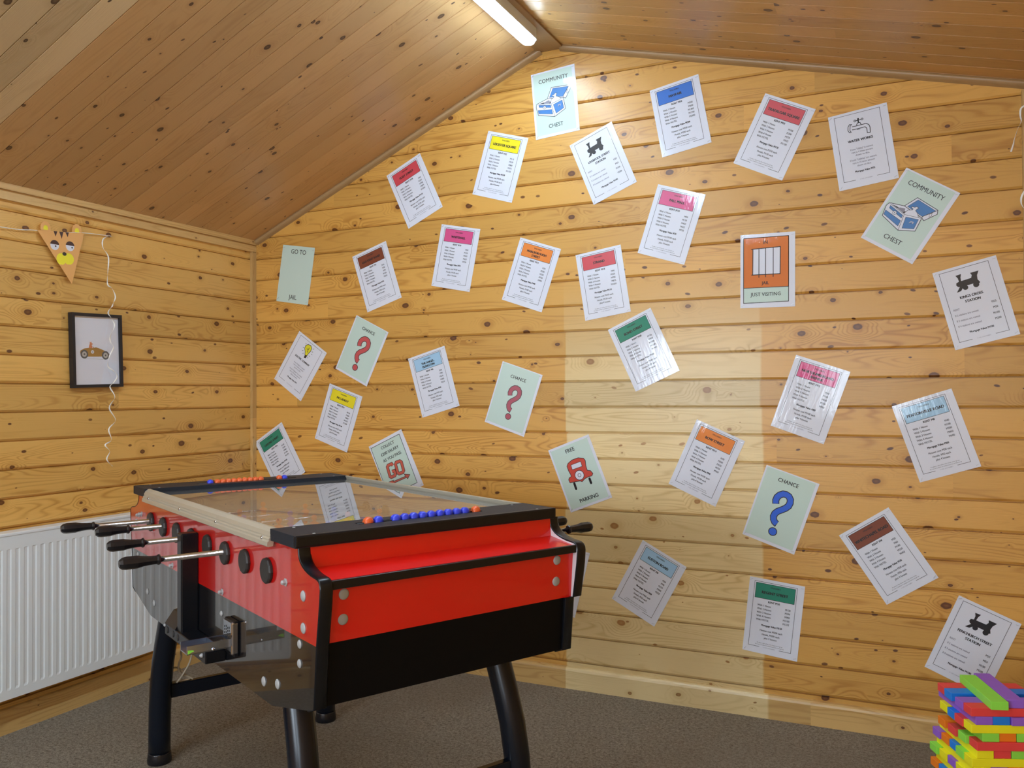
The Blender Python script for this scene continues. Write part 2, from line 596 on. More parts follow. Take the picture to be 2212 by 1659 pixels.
# UV y is metres from the floor for the faded patch: z0 = seam that is a whole number of boards above -0.0
Zb = Z0 - 11 * PITCH
clad('wall_back', M['wood_end'], [(w, d) for w, d in pr], -0.05, ROOM_X + 0.05, lambda u, w, d: (u, d, w), PITCH, Zb,
     clips=[((0, 0, EAVE_Z + 0.012), nl), ((RX1, 0, RZ + 0.012), nr), ((0, 0, RZ + 0.012), (0, 0, 1)), ((0, 0, -0.02), (0, 0, -1))])
clad('wall_left', M['wood_left'], pr, ROOM_Y, 0.02, lambda u, w, d: (-d, u, w), PITCH, Zb,
     clips=[((0, 0, EAVE_Z + 0.05), (0, 0, 1)), ((0, 0, -0.02), (0, 0, -1))])
clad('wall_right', M['wood_left'], pr, ROOM_Y, 0.02, lambda u, w, d: (ROOM_X + d, u, w), PITCH, Zb,
     clips=[((0, 0, RIGHT_Z + 0.05), (0, 0, 1)), ((0, 0, -0.02), (0, 0, -1))], uoff=40)
# wall behind the camera, with two window openings added for the fill
mb = MB()
wx = [(-0.05, 0.35), (1.75, 2.25), (3.25, ROOM_X + 0.05)]
for x0, x1 in wx:
    mb.box((x0, ROOM_Y - 0.08, 0), (x1, ROOM_Y, 3.0), M['wood_left'])
for x0, x1 in ((0.35, 1.75), (2.25, 3.25)):
    mb.box((x0, ROOM_Y - 0.08, 0), (x1, ROOM_Y, 0.95), M['wood_left'])
    mb.box((x0, ROOM_Y - 0.08, 2.05), (x1, ROOM_Y, 3.0), M['wood_left'])
tag(mb.build('wall_front'), kind='structure')
for i, (x0, x1) in enumerate(((0.35, 1.75), (2.25, 3.25))):
    w = MB()
    for a, b in (((x0, 0.95), (x1, 1.01)), ((x0, 1.99), (x1, 2.05)), ((x0, 1.01), (x0 + .06, 1.99)), ((x1 - .06, 1.01), (x1, 1.99)),
                 (((x0 + x1) / 2 - .03, 1.01), ((x0 + x1) / 2 + .03, 1.99))):
        w.box((a[0], ROOM_Y - 0.07, a[1]), (b[0], ROOM_Y - 0.02, b[1]), M['radiator'])
    tag(w.build('window_%d' % (i + 1)), kind='structure')  # unseen frames of the added openings

# added dark panel, out of view, to darken the reflection in the table side
mb = MB()
M['dark_stand_in'] = pbr('dark_blue_stand_in', (0.012, 0.016, 0.03, 1), 0.45)
mb.box((0.0, -2.86, 0.0), (0.030, -1.96, 1.98), M['dark_stand_in'])
for zz in (0.12, 1.05):
    mb.box((0.030, -2.76, zz), (0.034, -2.06, zz + 0.80), M['dark_stand_in'])
tag(mb.build('dark_stand_in_1'), kind='structure')
mb = MB()
for a, b in (((-2.93, 0.0), (-2.86, 2.05)), ((-1.96, 0.0), (-1.89, 2.05)), ((-2.86, 1.98), (-1.96, 2.05))):
    mb.box((0.0, a[0], a[1]), (0.024, b[0], b[1]), M['wood_cove'])
tag(mb.build('trim_7'), kind='structure')  # casing around the added dark panel

# roof slopes: boards run up the slope, seams spaced along y
RP = 0.0925
YS = -1.600
rp = []
for k in range(-52, 19):
    s = YS + k * RP
    if s < ROOM_Y - 0.1 or s > 0.1:
        continue
    st = 0.0
    rp += [(s - 0.002, st), (s - 0.001, 0.004), (s + 0.001, 0.004), (s + 0.002, 0.0)]
lenL = RX0 / math.cos(math.atan(SL))
dl = Vector((1, 0, SL)).normalized()
drr = Vector((1, 0, SR)).normalized()
Z0R = YS + 17 * RP                    # so that board index -17 ends at the colour change
clad('ceiling', M['wood_roof'], rp, -0.02, lenL + 0.02, lambda u, w, d: Vector((0, w, EAVE_Z)) + dl * u + nl * d, RP, Z0R)
lenR = (ROOM_X - RX1) / math.cos(math.atan(SR))
M['wood_roof2'] = wood('pine_boards_ceiling_right', 0.0925, (0.62, 0.355, 0.115, 1), (0.46, 0.235, 0.055, 1), (0.05, 0.02, 0.012, 1), 21.0, rough=0.42,
                       grain=0.6, knots=0.85, joints=7.0, coat=0.15)
clad('ceiling_right', M['wood_roof2'], rp, -0.02, lenR + 0.02, lambda u, w, d: Vector((RX1, w, RZ)) + drr * u + nr * d, RP, Z0R).name = 'ceiling'
# ridge board
mb = MB()


def uvbox(mb, a, b, m, axis, voff=0.0):
    """box with board UVs, grain along axis (0,1,2)"""
    x0, y0, z0 = a
    x1, y1, z1 = b
    v = [(x0, y0, z0), (x1, y0, z0), (x1, y1, z0), (x0, y1, z0), (x0, y0, z1), (x1, y0, z1), (x1, y1, z1), (x0, y1, z1)]
    fs = [(0, 3, 2, 1), (4, 5, 6, 7), (0, 1, 5, 4), (1, 2, 6, 5), (2, 3, 7, 6), (3, 0, 4, 7)]
    uvs = []
    for f in fs:
        uvs.append([(v[i][axis], 0.05 + voff + (sum(v[i]) - v[i][axis] - (sum(a) - a[axis])) / 0.4) for i in f])
    mb.add(v, fs, m, False, uvs)
    return mb


uvbox(mb, (RX0 - 0.012, ROOM_Y, RZ - 0.012), (RX1 + 0.012, 0.0, RZ + 0.01), M['wood_cove'], 1)
tag(mb.build('trim_1'), kind='structure')
# cove mouldings along gable/roof, quarter-round
for nm, p0, p1 in (('trim_2', (0.02, EAVE_Z + SL * 0.02), (RX0, RZ)), ('trim_3', (RX1, RZ), (ROOM_X, RIGHT_Z))):
    mb = MB()
    a = Vector((p0[0], 0, p0[1]))
    b = Vector((p1[0], 0, p1[1]))
    nn = Vector((-(b - a).z, 0, (b - a).x)).normalized()
    prof = [(0.0, 0.0), (0.022, 0.0)] + [(0.022 * math.cos(t) + 0.0, 0.004 + 0.018 * math.sin(t)) for t in (0.2, 0.5, 0.8, 1.1, 1.4)] + [(0.0, 0.024)]
    n = len(prof)
    vs = [a + Vector((0, -q, 0)) - nn * r for q, r in prof] + [b + Vector((0, -q, 0)) - nn * r for q, r in prof]
    L = (b - a).length
    fs, uvs = [], []
    for i in range(n - 1):
        fs.append((i, i + 1, n + i + 1, n + i))
        uvs.append([(0, 0.1 + i * .02), (0, 0.12 + i * .02), (L, 0.12 + i * .02), (L, 0.1 + i * .02)])
    mb.add(vs, fs, M['wood_cove'], True, uvs)
    tag(mb.build(nm), kind='structure')
# eave trim on the left wall: cove strip above a flat board
mb = MB()
uvbox(mb, (0, ROOM_Y, EAVE_Z - 0.052), (0.016, 0.0, EAVE_Z - 0.020), M['wood_trim'], 1)
uvbox(mb, (0, ROOM_Y, EAVE_Z - 0.020), (0.010, 0.0, EAVE_Z - 0.014), M['wood_trim'], 1)
uvbox(mb, (0, ROOM_Y, EAVE_Z - 0.014), (0.022, 0.0, EAVE_Z + 0.010), M['wood_trim'], 1, 1)
tag(mb.build('trim_4'), kind='structure')
# corner posts
mb = MB()
uvbox(mb, (0.0, -0.030, 0.0), (0.016, 0.0, EAVE_Z - 0.05), M['wood_trim'], 2)
tag(mb.build('trim_5'), kind='structure')
mb = MB()
uvbox(mb, (ROOM_X - 0.022, -0.030, 0.0), (ROOM_X, 0.0, RIGHT_Z - 0.03), M['wood_trim'], 2)
tag(mb.build('trim_6'), kind='structure')


def skirting(name, p0, p1, inward, vo):
    prof = [(0.020, 0.0), (0.020, 0.078), (0.018, 0.086), (0.013, 0.092), (0.006, 0.094), (0.0, 0.094)]
    a, b, q = Vector(p0), Vector(p1), Vector(inward)
    mb = MB()
    n = len(prof)
    vs = [a + q * d + Vector((0, 0, z)) for d, z in prof] + [b + q * d + Vector((0, 0, z)) for d, z in prof]
    ax = 0 if abs((b - a).x) > abs((b - a).y) else 1
    fs, uvs = [], []
    for i in range(n - 1):
        fs.append((i, i + 1, n + i + 1, n + i))
        v0, v1 = vo + prof[i][1] / 0.4 + .3, vo + prof[i + 1][1] / 0.4 + .3
        uvs.append([(a[ax], v0), (a[ax], v1), (b[ax], v1), (b[ax], v0)])
    mb.add(vs, fs, M['wood_base'], False, uvs)
    tag(mb.build(name), kind='structure')


skirting('baseboard_back', (0, 0, 0), (ROOM_X, 0, 0), (0, -1, 0), 0.0)
skirting('baseboard_left', (0, ROOM_Y, 0), (0, 0, 0), (1, 0, 0), 3.0)
skirting('baseboard_right', (ROOM_X, ROOM_Y, 0), (ROOM_X, 0, 0), (-1, 0, 0), 5.0)


# ------------------------------------------------------------------ ceiling battens on the ridge
def batten(y1, y0, label):
    t = empty('ceiling_batten_light', ((RX0 + RX1) / 2, (y0 + y1) / 2, RZ - 0.012))
    L = abs(y1 - y0) / 2
    zt = 0.0

    def stad(hw, hl):
        p = [(hw * math.cos(a), hl - hw + hw * math.sin(a)) for a in [math.pi * i / 12 for i in range(13)]]
        p += [(-hw * math.cos(a), -hl + hw - hw * math.sin(a)) for a in [math.pi * i / 12 for i in range(13)]]
        return p
    MB().prism(stad(0.036, L), lambda a, b: (a, b, zt), lambda a, b: (a, b, zt - 0.046), M['fitting']).build('housing', t)
    MB().prism(stad(0.027, L - 0.006), lambda a, b: (a, b, zt - 0.0465), lambda a, b: (a, b, zt - 0.060), M['led']).build('diffuser', t, bevel=0.006)
    tag(t, label, 'ceiling light', 'LED battens along the ridge')


batten(-0.215, -1.72, 'lit white LED batten on the ridge board above the posters')
batten(-1.82, -3.32, 'lit white LED batten on the ridge board, second from the poster wall')
batten(-3.42, -4.92, 'added unseen LED batten on the ridge board, furthest from the poster wall')  # out of view, added to raise the general light


# ------------------------------------------------------------------ posters
DR = {"chest":{"box":[[-0.414,-0.117],[-0.434,-0.017],[-0.415,0.048],[-0.166,0.11],[0.196,0.059],[0.225,-0.187],[-0.027,-0.303],[-0.395,-0.199]],"rim":[[-0.411,0.042],[-0.27,0.048],[-0.035,0.031],[0.193,0.053]],"rim2":[[-0.411,0.042],[-0.088,-0.019],[0.197,0.048]],"edge":[[-0.086,-0.022],[-0.027,-0.299]],"b1":[[-0.398,-0.09],[-0.387,-0.167],[-0.069,-0.242],[-0.08,-0.14]],"b2":[[-0.372,0.015],[-0.364,-0.032],[-0.094,-0.095],[-0.099,-0.043]],"b3":[[-0.04,-0.045],[0.01,-0.242],[0.187,-0.164],[0.165,0.009]],"lid":[[-0.166,0.11],[-0.055,0.331],[0.349,0.291],[0.378,0.225],[0.249,0.032],[0.196,0.059]],"lidb":[[-0.116,0.126],[-0.024,0.303],[0.325,0.265],[0.189,0.083]],"lide":[[0.196,0.059],[0.194,0.085],[0.346,0.283]],"s1":[[0.269,0.165],[0.296,0.205],[0.314,0.16],[0.29,0.121]],"dark":[[-0.254,0.022],[-0.211,0.056],[-0.127,0.076],[-0.107,0.017],[-0.143,-0.001]],"bag":[[-0.097,-0.023],[-0.097,0.011],[-0.074,0.075],[-0.014,0.106],[-0.012,0.129],[-0.054,0.135],[-0.042,0.16],[-0.004,0.166],[0.017,0.19],[0.062,0.185],[0.043,0.149],[0.04,0.12],[0.093,0.097],[0.144,0.041],[-0.029,-0.012]],"lock":[[-0.242,-0.064]],"handle":[[0.065,-0.111],[0.078,-0.075],[0.119,-0.072],[0.113,-0.102]]},"train":{"body":[[-0.19,0.414],[-0.145,0.429],[-0.147,0.49],[-0.171,0.542],[-0.081,0.549],[-0.104,0.491],[-0.11,0.43],[0.048,0.436],[0.07,0.48],[0.054,0.524],[0.187,0.525],[0.146,0.456],[0.135,0.385],[0.162,0.327],[0.125,0.3],[0.071,0.332],[-0.08,0.332],[-0.131,0.33],[-0.178,0.344],[-0.2,0.375]],"catcher":[[-0.222,0.254],[-0.154,0.337],[-0.089,0.335],[-0.154,0.263]],"w":[[-0.075,0.303],[0.093,0.304]]},"tap":{"pipe":[[-0.127,0.414],[-0.041,0.412],[0.111,0.413],[0.154,0.384],[0.168,0.337],[0.16,0.237],[0.11,0.244],[0.112,0.327],[0.089,0.357],[-0.04,0.356],[-0.131,0.359]],"flange":[[-0.124,0.46],[-0.161,0.466],[-0.192,0.425],[-0.202,0.364],[-0.182,0.32],[-0.15,0.318]],"flange2":[[-0.124,0.46],[-0.154,0.436],[-0.169,0.355],[-0.15,0.318]],"valve":[[-0.046,0.421],[-0.029,0.459],[0.017,0.46],[0.03,0.418]],"stem":[[-0.008,0.458],[-0.008,0.524]],"bar":[[-0.047,0.507],[0.043,0.508]],"kn":[[-0.062,0.507],[0.06,0.51]],"top":[[-0.005,0.53]],"dr":[[-0.051,0.344],[0.006,0.341]]},"bulb":{"glass":[[-0.133,0.517],[-0.08,0.576],[0.002,0.591],[0.06,0.553],[0.071,0.476],[0.044,0.391],[0.037,0.321],[-0.025,0.306],[-0.062,0.374],[-0.122,0.438]],"base":[[-0.023,0.303],[0.041,0.32],[0.038,0.25],[-0.024,0.235]],"fil":[[-0.001,0.396],[-0.066,0.474],[-0.013,0.457],[-0.012,0.525],[0.005,0.4]],"r0":[[-0.186,0.433],[-0.143,0.439]],"r1":[[-0.164,0.35],[-0.124,0.372]],"r2":[[-0.106,0.295],[-0.082,0.328]],"r3":[[-0.17,0.561],[-0.134,0.55]],"r4":[[0.105,0.548],[0.123,0.583]],"r5":[[0.108,0.482],[0.143,0.498]],"r6":[[0.122,0.43],[0.161,0.428]],"r7":[[0.086,0.359],[0.123,0.349]],"r8":[[0.067,0.313],[0.097,0.288]]},"car":{"body":[[-0.215,0.242],[-0.17,0.291],[-0.057,0.329],[0.093,0.326],[0.203,0.275],[0.226,0.219],[0.196,0.108],[0.19,0.008],[0.257,-0.025],[0.284,-0.098],[0.245,-0.135],[0.159,-0.13],[0.075,-0.139],[-0.012,-0.179],[-0.043,-0.15],[-0.281,-0.109],[-0.285,-0.043],[-0.258,-0.007],[-0.207,0.005],[-0.2,0.042],[-0.216,0.139]],"win":[[-0.12,0.236],[0.119,0.234],[0.113,0.126],[-0.125,0.132]],"wheel":[[-0.014,-0.03]],"t1":[[-0.192,-0.156],[-0.196,-0.273]],"t2":[[0.172,-0.173],[0.17,-0.27]]},"jail":{"outer":[[-0.439,0.628],[0.383,0.629],[0.383,-0.595],[-0.439,-0.606]],"orange":[[-0.439,0.628],[0.383,0.629],[0.383,-0.319],[-0.439,-0.32]],"win":[[-0.266,0.409],[0.235,0.43],[0.23,-0.067],[-0.266,-0.074]],"t":[[-0.3,0.414],[0.241,0.433]],"b":[[-0.295,-0.075],[0.233,-0.074]],"l":[[-0.266,0.417],[-0.27,-0.073]],"r":[[0.235,0.434],[0.23,-0.082]],"b1":[[-0.156,0.41],[-0.156,-0.132]],"b2":[[-0.033,0.419],[-0.033,-0.127]],"b3":[[0.105,0.431],[0.105,-0.128]],"IN":[[-0.035,0.537]],"JAIL":[[-0.039,-0.232]],"JV":[[-0.035,-0.444]]},"go":{"brd":[[-0.456,0.638],[0.4,0.621],[0.365,-0.58],[-0.481,-0.557]],"arrow":[[-0.352,-0.268],[-0.198,-0.279],[-0.22,-0.303],[0.136,-0.325],[0.132,-0.268],[0.266,-0.336],[0.169,-0.403],[0.158,-0.363],[-0.201,-0.347],[-0.208,-0.373],[-0.283,-0.357]],"G":[[-0.069,0.034],[-0.083,0.082],[-0.187,0.088],[-0.222,0.06],[-0.249,-0.163],[-0.224,-0.192],[-0.122,-0.198],[-0.092,-0.175],[-0.085,-0.091],[-0.15,-0.086]],"O":[[0.046,0.061],[0.15,0.05],[0.178,0.012],[0.152,-0.184],[0.112,-0.216],[0.008,-0.204],[-0.017,-0.173],[0.008,0.028]],"l1":[[-0.036,0.524]],"l2":[[-0.046,0.378]],"l3":[[-0.036,0.228]]}}
_tc = {}


def glyphs(s, res=2):
    """outline text turned into triangles: (verts, faces, xmin, xmax) at size 1"""
    key = (s, res)
    if key in _tc:
        return _tc[key]
    cu = bpy.data.curves.new('t', 'FONT')
    cu.body = s
    cu.size = 1.0
    cu.resolution_u = res
    cu.fill_mode = 'FRONT'
    ob = bpy.data.objects.new('t', cu)
    me = ob.to_mesh()
    v = [(p.co.x, p.co.y) for p in me.vertices]
    f = [tuple(p.vertices) for p in me.polygons]
    ob.to_mesh_clear()
    bpy.data.objects.remove(ob)
    bpy.data.curves.remove(cu)
    xs = [p[0] for p in v] or [0]
    _tc[key] = (v, f, min(xs), max(xs))
    return _tc[key]


class Card:
    def __init__(s, w, h):
        s.w, s.h = w, h
        s.mb = MB()

    def P(s, p, lay):
        return (p[0] * s.w, -0.0009 - lay * 0.00012, p[1] * s.w)

    def poly(s, pts, mat, lay=1):
        s.mb.add([s.P(p, lay) for p in pts], [tuple(range(len(pts)))], INK[mat])

    def disc(s, c, r, mat, lay=1, n=24):
        s.poly([(c[0] + r * math.cos(2 * math.pi * i / n), c[1] + r * math.sin(2 * math.pi * i / n)) for i in range(n)], mat, lay)

    def stroke(s, pts, wd, mat='ink', lay=3, closed=False):
        pts = [tuple(p) for p in pts]
        if closed:
            pts = pts + [pts[0]]
        n = len(pts)
        L, R_ = [], []
        for i, p in enumerate(pts):
            a = pts[i - 1] if i else (pts[-2] if closed else None)
            b = pts[i + 1] if i < n - 1 else (pts[1] if closed else None)
            d1 = Vector((p[0] - a[0], p[1] - a[1])).normalized() if a else None
            d2 = Vector((b[0] - p[0], b[1] - p[1])).normalized() if b else None
            d1 = d1 or d2
            d2 = d2 or d1
            n1, n2 = Vector((-d1.y, d1.x)), Vector((-d2.y, d2.x))
            mt = n1 + n2
            if mt.length < 0.5:
                mt = n1
            mt.normalize()
            k = wd / 2 / max(0.45, mt.dot(n1))
            L.append((p[0] + mt.x * k, p[1] + mt.y * k))
            R_.append((p[0] - mt.x * k, p[1] - mt.y * k))
        for i in range(n - 1):
            s.poly([L[i], R_[i], R_[i + 1], L[i + 1]], mat, lay)

    def filled(s, pts, mat, lay=2, line=0.012):
        s.poly(pts, mat, lay)
        if line:
            s.stroke(pts, line, 'ink', lay + 1, True)

    def text(s, t, x, y, cap, align='c', mat='ink', lay=4, bold=0.0, maxw=None, xs=0.92, res=2):
        """y = centre of the capitals, everything in card widths"""
        v, f, x0, x1 = glyphs(t, res)
        k = cap / 0.729
        kx = k * xs
        if maxw and (x1 - x0) * kx > maxw:
            kx = maxw / (x1 - x0)
        off = {'c': -(x0 + x1) / 2, 'l': -x0, 'r': -x1}[align]
        offs = [(0, 0)] if not bold else [(-bold, 0), (bold, 0), (0, bold * .6)]
        for i, (bx, by) in enumerate(offs):
            s.mb.add([s.P((x + (p[0] + off) * kx + bx, y + p[1] * k - cap / 2 + by), lay + i * 0.3) for p in v], f, INK[mat])

    def rect(s, x0, y0, x1, y1, mat, lay=1):
        s.poly([(x0, y0), (x1, y0), (x1, y1), (x0, y1)], mat, lay)

    def frame(s, x0, y0, x1, y1, wd, lay=2):
        s.stroke([(x0, y0), (x1, y0), (x1, y1), (x0, y1)], wd, 'ink', lay, True)


def arc(c, r, a0, a1, n=14):
    return [(c[0] + r * math.cos(math.radians(a0 + (a1 - a0) * i / n)), c[1] + r * math.sin(math.radians(a0 + (a1 - a0) * i / n))) for i in range(n + 1)]


def border_gap(c, x0=-0.40, y1=0.645, x1=0.37, y0=-0.58, gap=0.20, cap=0.018):
    c.stroke([(-gap, y0), (x0, y0), (x0, y1), (x1, y1), (x1, y0), (gap - 0.04, y0)], 0.0065)
    c.text('© 1935, 2008 HASBRO', -0.02, y0, cap, res=1, mat='grey', maxw=0.30)


def deed(c, color, name, rent, rents, mort, house):
    border_gap(c)
    c.rect(-0.372, 0.335, 0.342, 0.618, color, 1)
    c.frame(-0.372, 0.335, 0.342, 0.618, 0.007)
    c.text('TITLE DEEDS', -0.015, 0.56, 0.026, bold=0.0012, res=1)
    lines = name.split('\n')
    if len(lines) == 1:
        c.text(lines[0], -0.015, 0.455, 0.052, bold=0.004, maxw=0.64, res=3)
    else:
        c.text(lines[0], -0.015, 0.475, 0.05, bold=0.004, maxw=0.64, res=3)
        c.text(lines[1], -0.015, 0.40, 0.05, bold=0.004, maxw=0.64, res=3)
    c.text('RENT M%d' % rent, -0.015, 0.285, 0.038, bold=0.002)
    rows = ['With 1 House', 'With 2 Houses', 'With 3 Houses', 'With 4 Houses', 'With HOTEL']
    for i, (a, r) in enumerate(zip(rows, rents)):
        y = 0.205 - i * 0.068
        c.text(a, -0.31, y, 0.036, 'l', bold=0.0008, xs=0.86)
        c.text('M%d' % r, 0.29, y, 0.036, 'r', bold=0.0008, xs=0.86)
    c.text('Mortgage Value M%d' % mort, -0.015, -0.165, 0.036, bold=0.0022, xs=0.86)
    c.text('Houses cost M%d each' % house, -0.015, -0.262, 0.036, bold=0.0008, xs=0.86)
    c.text('Hotels, M%d each' % house, -0.015, -0.335, 0.036, bold=0.0008, xs=0.86)
    c.text('plus 4 houses', -0.015, -0.400, 0.036, bold=0.0008, xs=0.86)
    c.text('If a player owns all the sites of any colour group,', -0.015, -0.502, 0.019, res=1, maxw=0.62)
    c.text('the rent is doubled on unimproved sites in that group.', -0.015, -0.536, 0.019, res=1, maxw=0.70)


def station(c, name):
    border_gap(c, -0.405, 0.645, 0.365, -0.585)
    t = DR['train']
    c.poly(t['body'], 'ink', 2)
    c.poly(t['catcher'], 'ink', 3)
    for p, r in zip(t['w'], (0.042, 0.046)):
        c.disc(p, r, 'ink', 4)
    lines = name.split('\n')
    c.text(lines[0], -0.02, 0.155, 0.046, bold=0.003, maxw=0.66, res=3)
    c.text(lines[1], -0.02, 0.073, 0.046, bold=0.003, maxw=0.66, res=3)
    ys = (-0.030, -0.128, -0.225, -0.320)
    for y, a, r in zip(ys, ('RENT', 'If 2 stations are owned', 'If 3 stations are owned', 'If 4 stations are owned'), (25, 50, 100, 200)):
        c.text(a, -0.35, y, 0.034, 'l', mat='grey', bold=0.0008, xs=0.84)
        c.text('M%d' % r, 0.31, y - 0.015, 0.036, 'r', bold=0.0008, xs=0.86)
    c.text('Mortgage Value M100', -0.02, -0.45, 0.036, bold=0.002, xs=0.86)


def utility(c, name):
    border_gap(c, -0.40, 0.645, 0.37, -0.56)
    c.text(name, -0.02, 0.155, 0.046, bold=0.003, maxw=0.5, res=3)
    for y, t in zip((0.0, -0.055, -0.110, -0.195, -0.250, -0.305), ('If one "Utility" is owned,', 'rent is 4 times amount', 'shown on dice.',
                    'If both "Utilities" are owned,', 'rent is 10 times amount', 'shown on dice.')):
        c.text(t, -0.02, y, 0.033, mat='grey', bold=0.0006, xs=0.86)
    c.text('Mortgage Value M75', -0.02, -0.408, 0.034, bold=0.002, xs=0.86)
    if name.startswith('WATER'):
        t = DR['tap']
        for k in ('flange', 'flange2'):
            c.stroke(t[k], 0.011)
        c.stroke(t['pipe'], 0.012)
        c.stroke(t['valve'], 0.012)
        c.stroke(t['stem'], 0.022)
        c.stroke(t['bar'], 0.013)
        for p in t['kn']:
            c.disc(p, 0.022, 'ink', 4)
            c.disc(p, 0.011, 'paper', 5)
        c.disc(t['top'][0], 0.016, 'ink', 4)
        c.stroke(t['dr'], 0.008)
    else:
        t = DR['bulb']
        c.filled(t['glass'], 'bulb', 2, 0.014)
        c.poly(t['base'], 'ink', 4)
        c.stroke(t['fil'], 0.010)
        for i in range(9):
            c.stroke(t['r%d' % i], 0.010)


def mint(c, wl=0.455, wr=0.43, top=0.675, bot=-0.645):
    c.rect(-wl, bot, wr, top, 'mint', 0.5)


def chance(c, mat, k=1.0, ty=0.457, dy=0.0, cap=0.075):
    path = [(-0.105, 0.05), (-0.122, 0.10), (-0.118, 0.155), (-0.09, 0.205), (-0.045, 0.24), (0.0, 0.248), (0.05, 0.235), (0.088, 0.195), (0.102, 0.14),
            (0.095, 0.085), (0.065, 0.035), (0.015, -0.015), (-0.035, -0.06), (-0.066, -0.11), (-0.072, -0.165), (-0.055, -0.21), (-0.025, -0.245), (0.012, -0.262)]
    path = [(x * k + 0.01, y * k + dy) for x, y in path]
    a = path
    c.stroke([(a[0][0] + 0.002, a[0][1] - 0.006)] + a + [(a[-1][0] + 0.008, a[-1][1] - 0.002)], 0.112 * k, 'ink', 2)
    c.stroke(a, 0.086 * k, mat, 3)
    c.disc((0.005, -0.405 * k + dy), 0.072 * k, 'ink', 2)
    c.disc((0.005, -0.405 * k + dy), 0.059 * k, mat, 3)
    c.text('CHANCE', -0.02, ty, cap, bold=0.002, res=3, maxw=0.52)


def community(c):
    t = DR['chest']
    c.text('COMMUNITY', 0.0, 0.507, 0.088, bold=0.001, res=3, maxw=0.80)
    c.text('CHEST', -0.015, -0.478, 0.088, bold=0.001, res=3)
    c.filled(t['lid'], 'paper', 1, 0.011)
    c.filled(t['lidb'], 'chestblue', 3, 0.006)
    c.stroke(t['lide'], 0.008, lay=5)
    c.filled(t['box'], 'paper', 5, 0.011)
    c.poly([t['rim'][0], t['rim'][1], t['rim'][2], t['rim'][3], t['rim2'][1]], 'ink', 7)
    c.poly(t['dark'], 'grey', 8)
    c.filled(t['bag'], 'paper', 9, 0.008)
    c.stroke(t['rim2'], 0.018, 'paper', 11)
    c.stroke(t['rim2'], 0.006, 'ink', 12)
    for k in ('b1', 'b2', 'b3'):
        c.filled(t[k], 'chestblue', 7, 0.006)
    c.stroke(t['edge'], 0.007, 'ink', 9)
    c.disc(t['lock'][0], 0.036, 'ink', 13)
    c.disc(t['lock'][0], 0.029, 'paper', 14)
    c.disc(t['lock'][0], 0.008, 'ink', 15)
    c.stroke(t['handle'], 0.014, 'paper', 13)
    c.stroke(t['handle'], 0.005, 'ink', 14, True)
    c.filled(t['s1'], 'paper', 6, 0.006)


def jail(c):
    t = DR['jail']
    c.poly(t['outer'], 'mint', 1)
    c.poly(t['orange'], 'jail', 2)
    c.stroke(t['outer'], 0.011, 'ink', 4, True)
    c.stroke(t['orange'], 0.011, 'ink', 4, True)
    c.poly(t['win'], 'paper', 5)
    for k in 'tblr':
        c.stroke(t[k], 0.015, 'ink', 7)
    for k in ('b1', 'b2', 'b3'):
        c.stroke(t[k], 0.013, 'ink', 7)
    c.text('IN', *t['IN'][0], 0.068, lay=5, bold=0.002)
    c.text('JAIL', *t['JAIL'][0], 0.062, lay=5, bold=0.002)
    c.text('JUST VISITING', *t['JV'][0], 0.070, lay=5, bold=0.001, maxw=0.62)


def parking(c):
    mint(c, 0.46, 0.44, 0.66, -0.66)
    t = DR['car']
    for k in ('t1', 't2'):
        c.stroke(t[k], 0.052, 'ink', 1.5)
        for p in t[k]:
            c.disc(p, 0.026, 'ink', 1.5, 10)
    c.filled(t['body'], 'car', 2, 0.013)
    c.filled(t['win'], 'paper', 5, 0.010)
    c.disc(t['wheel'][0], 0.108, 'ink', 7)
    c.disc(t['wheel'][0], 0.096, 'paper', 8)
    c.disc(t['wheel'][0], 0.040, 'ink', 9)
    c.disc(t['wheel'][0], 0.030, 'paper', 10)
    c.text('FREE', -0.022, 0.545, 0.085, bold=0.003, res=3, maxw=0.26)
    c.text('PARKING', 0.01, -0.545, 0.085, bold=0.003, res=3, maxw=0.54)


def go(c):
    t = DR['go']
    c.poly(t['brd'], 'mint', 1)
    c.stroke(t['brd'], 0.012, 'ink', 2, True)
    for s, k in (('COLLECT', 'l1'), ('£200 SALARY', 'l2'), ('AS YOU PASS', 'l3')):
        c.text(s, 0.0, t[k][0][1], 0.072, bold=0.002, maxw=0.60, res=3)
    for k, cl in (('G', False), ('O', True)):
        c.stroke(t[k], 0.082, 'ink', 3, cl)
        c.stroke(t[k], 0.058, 'gored', 4, cl)
    c.filled(t['arrow'], 'gored', 2, 0.012)


def gotojail(c):
    c.rect(-0.5, -0.71, 0.5, 0.71, 'mint', 0.5)
    c.text('GO TO', 0.014, 0.572, 0.115, bold=0.001, res=3, maxw=0.54)
    c.text('JAIL', 0.0, -0.561, 0.115, bold=0.001, res=3, maxw=0.34)


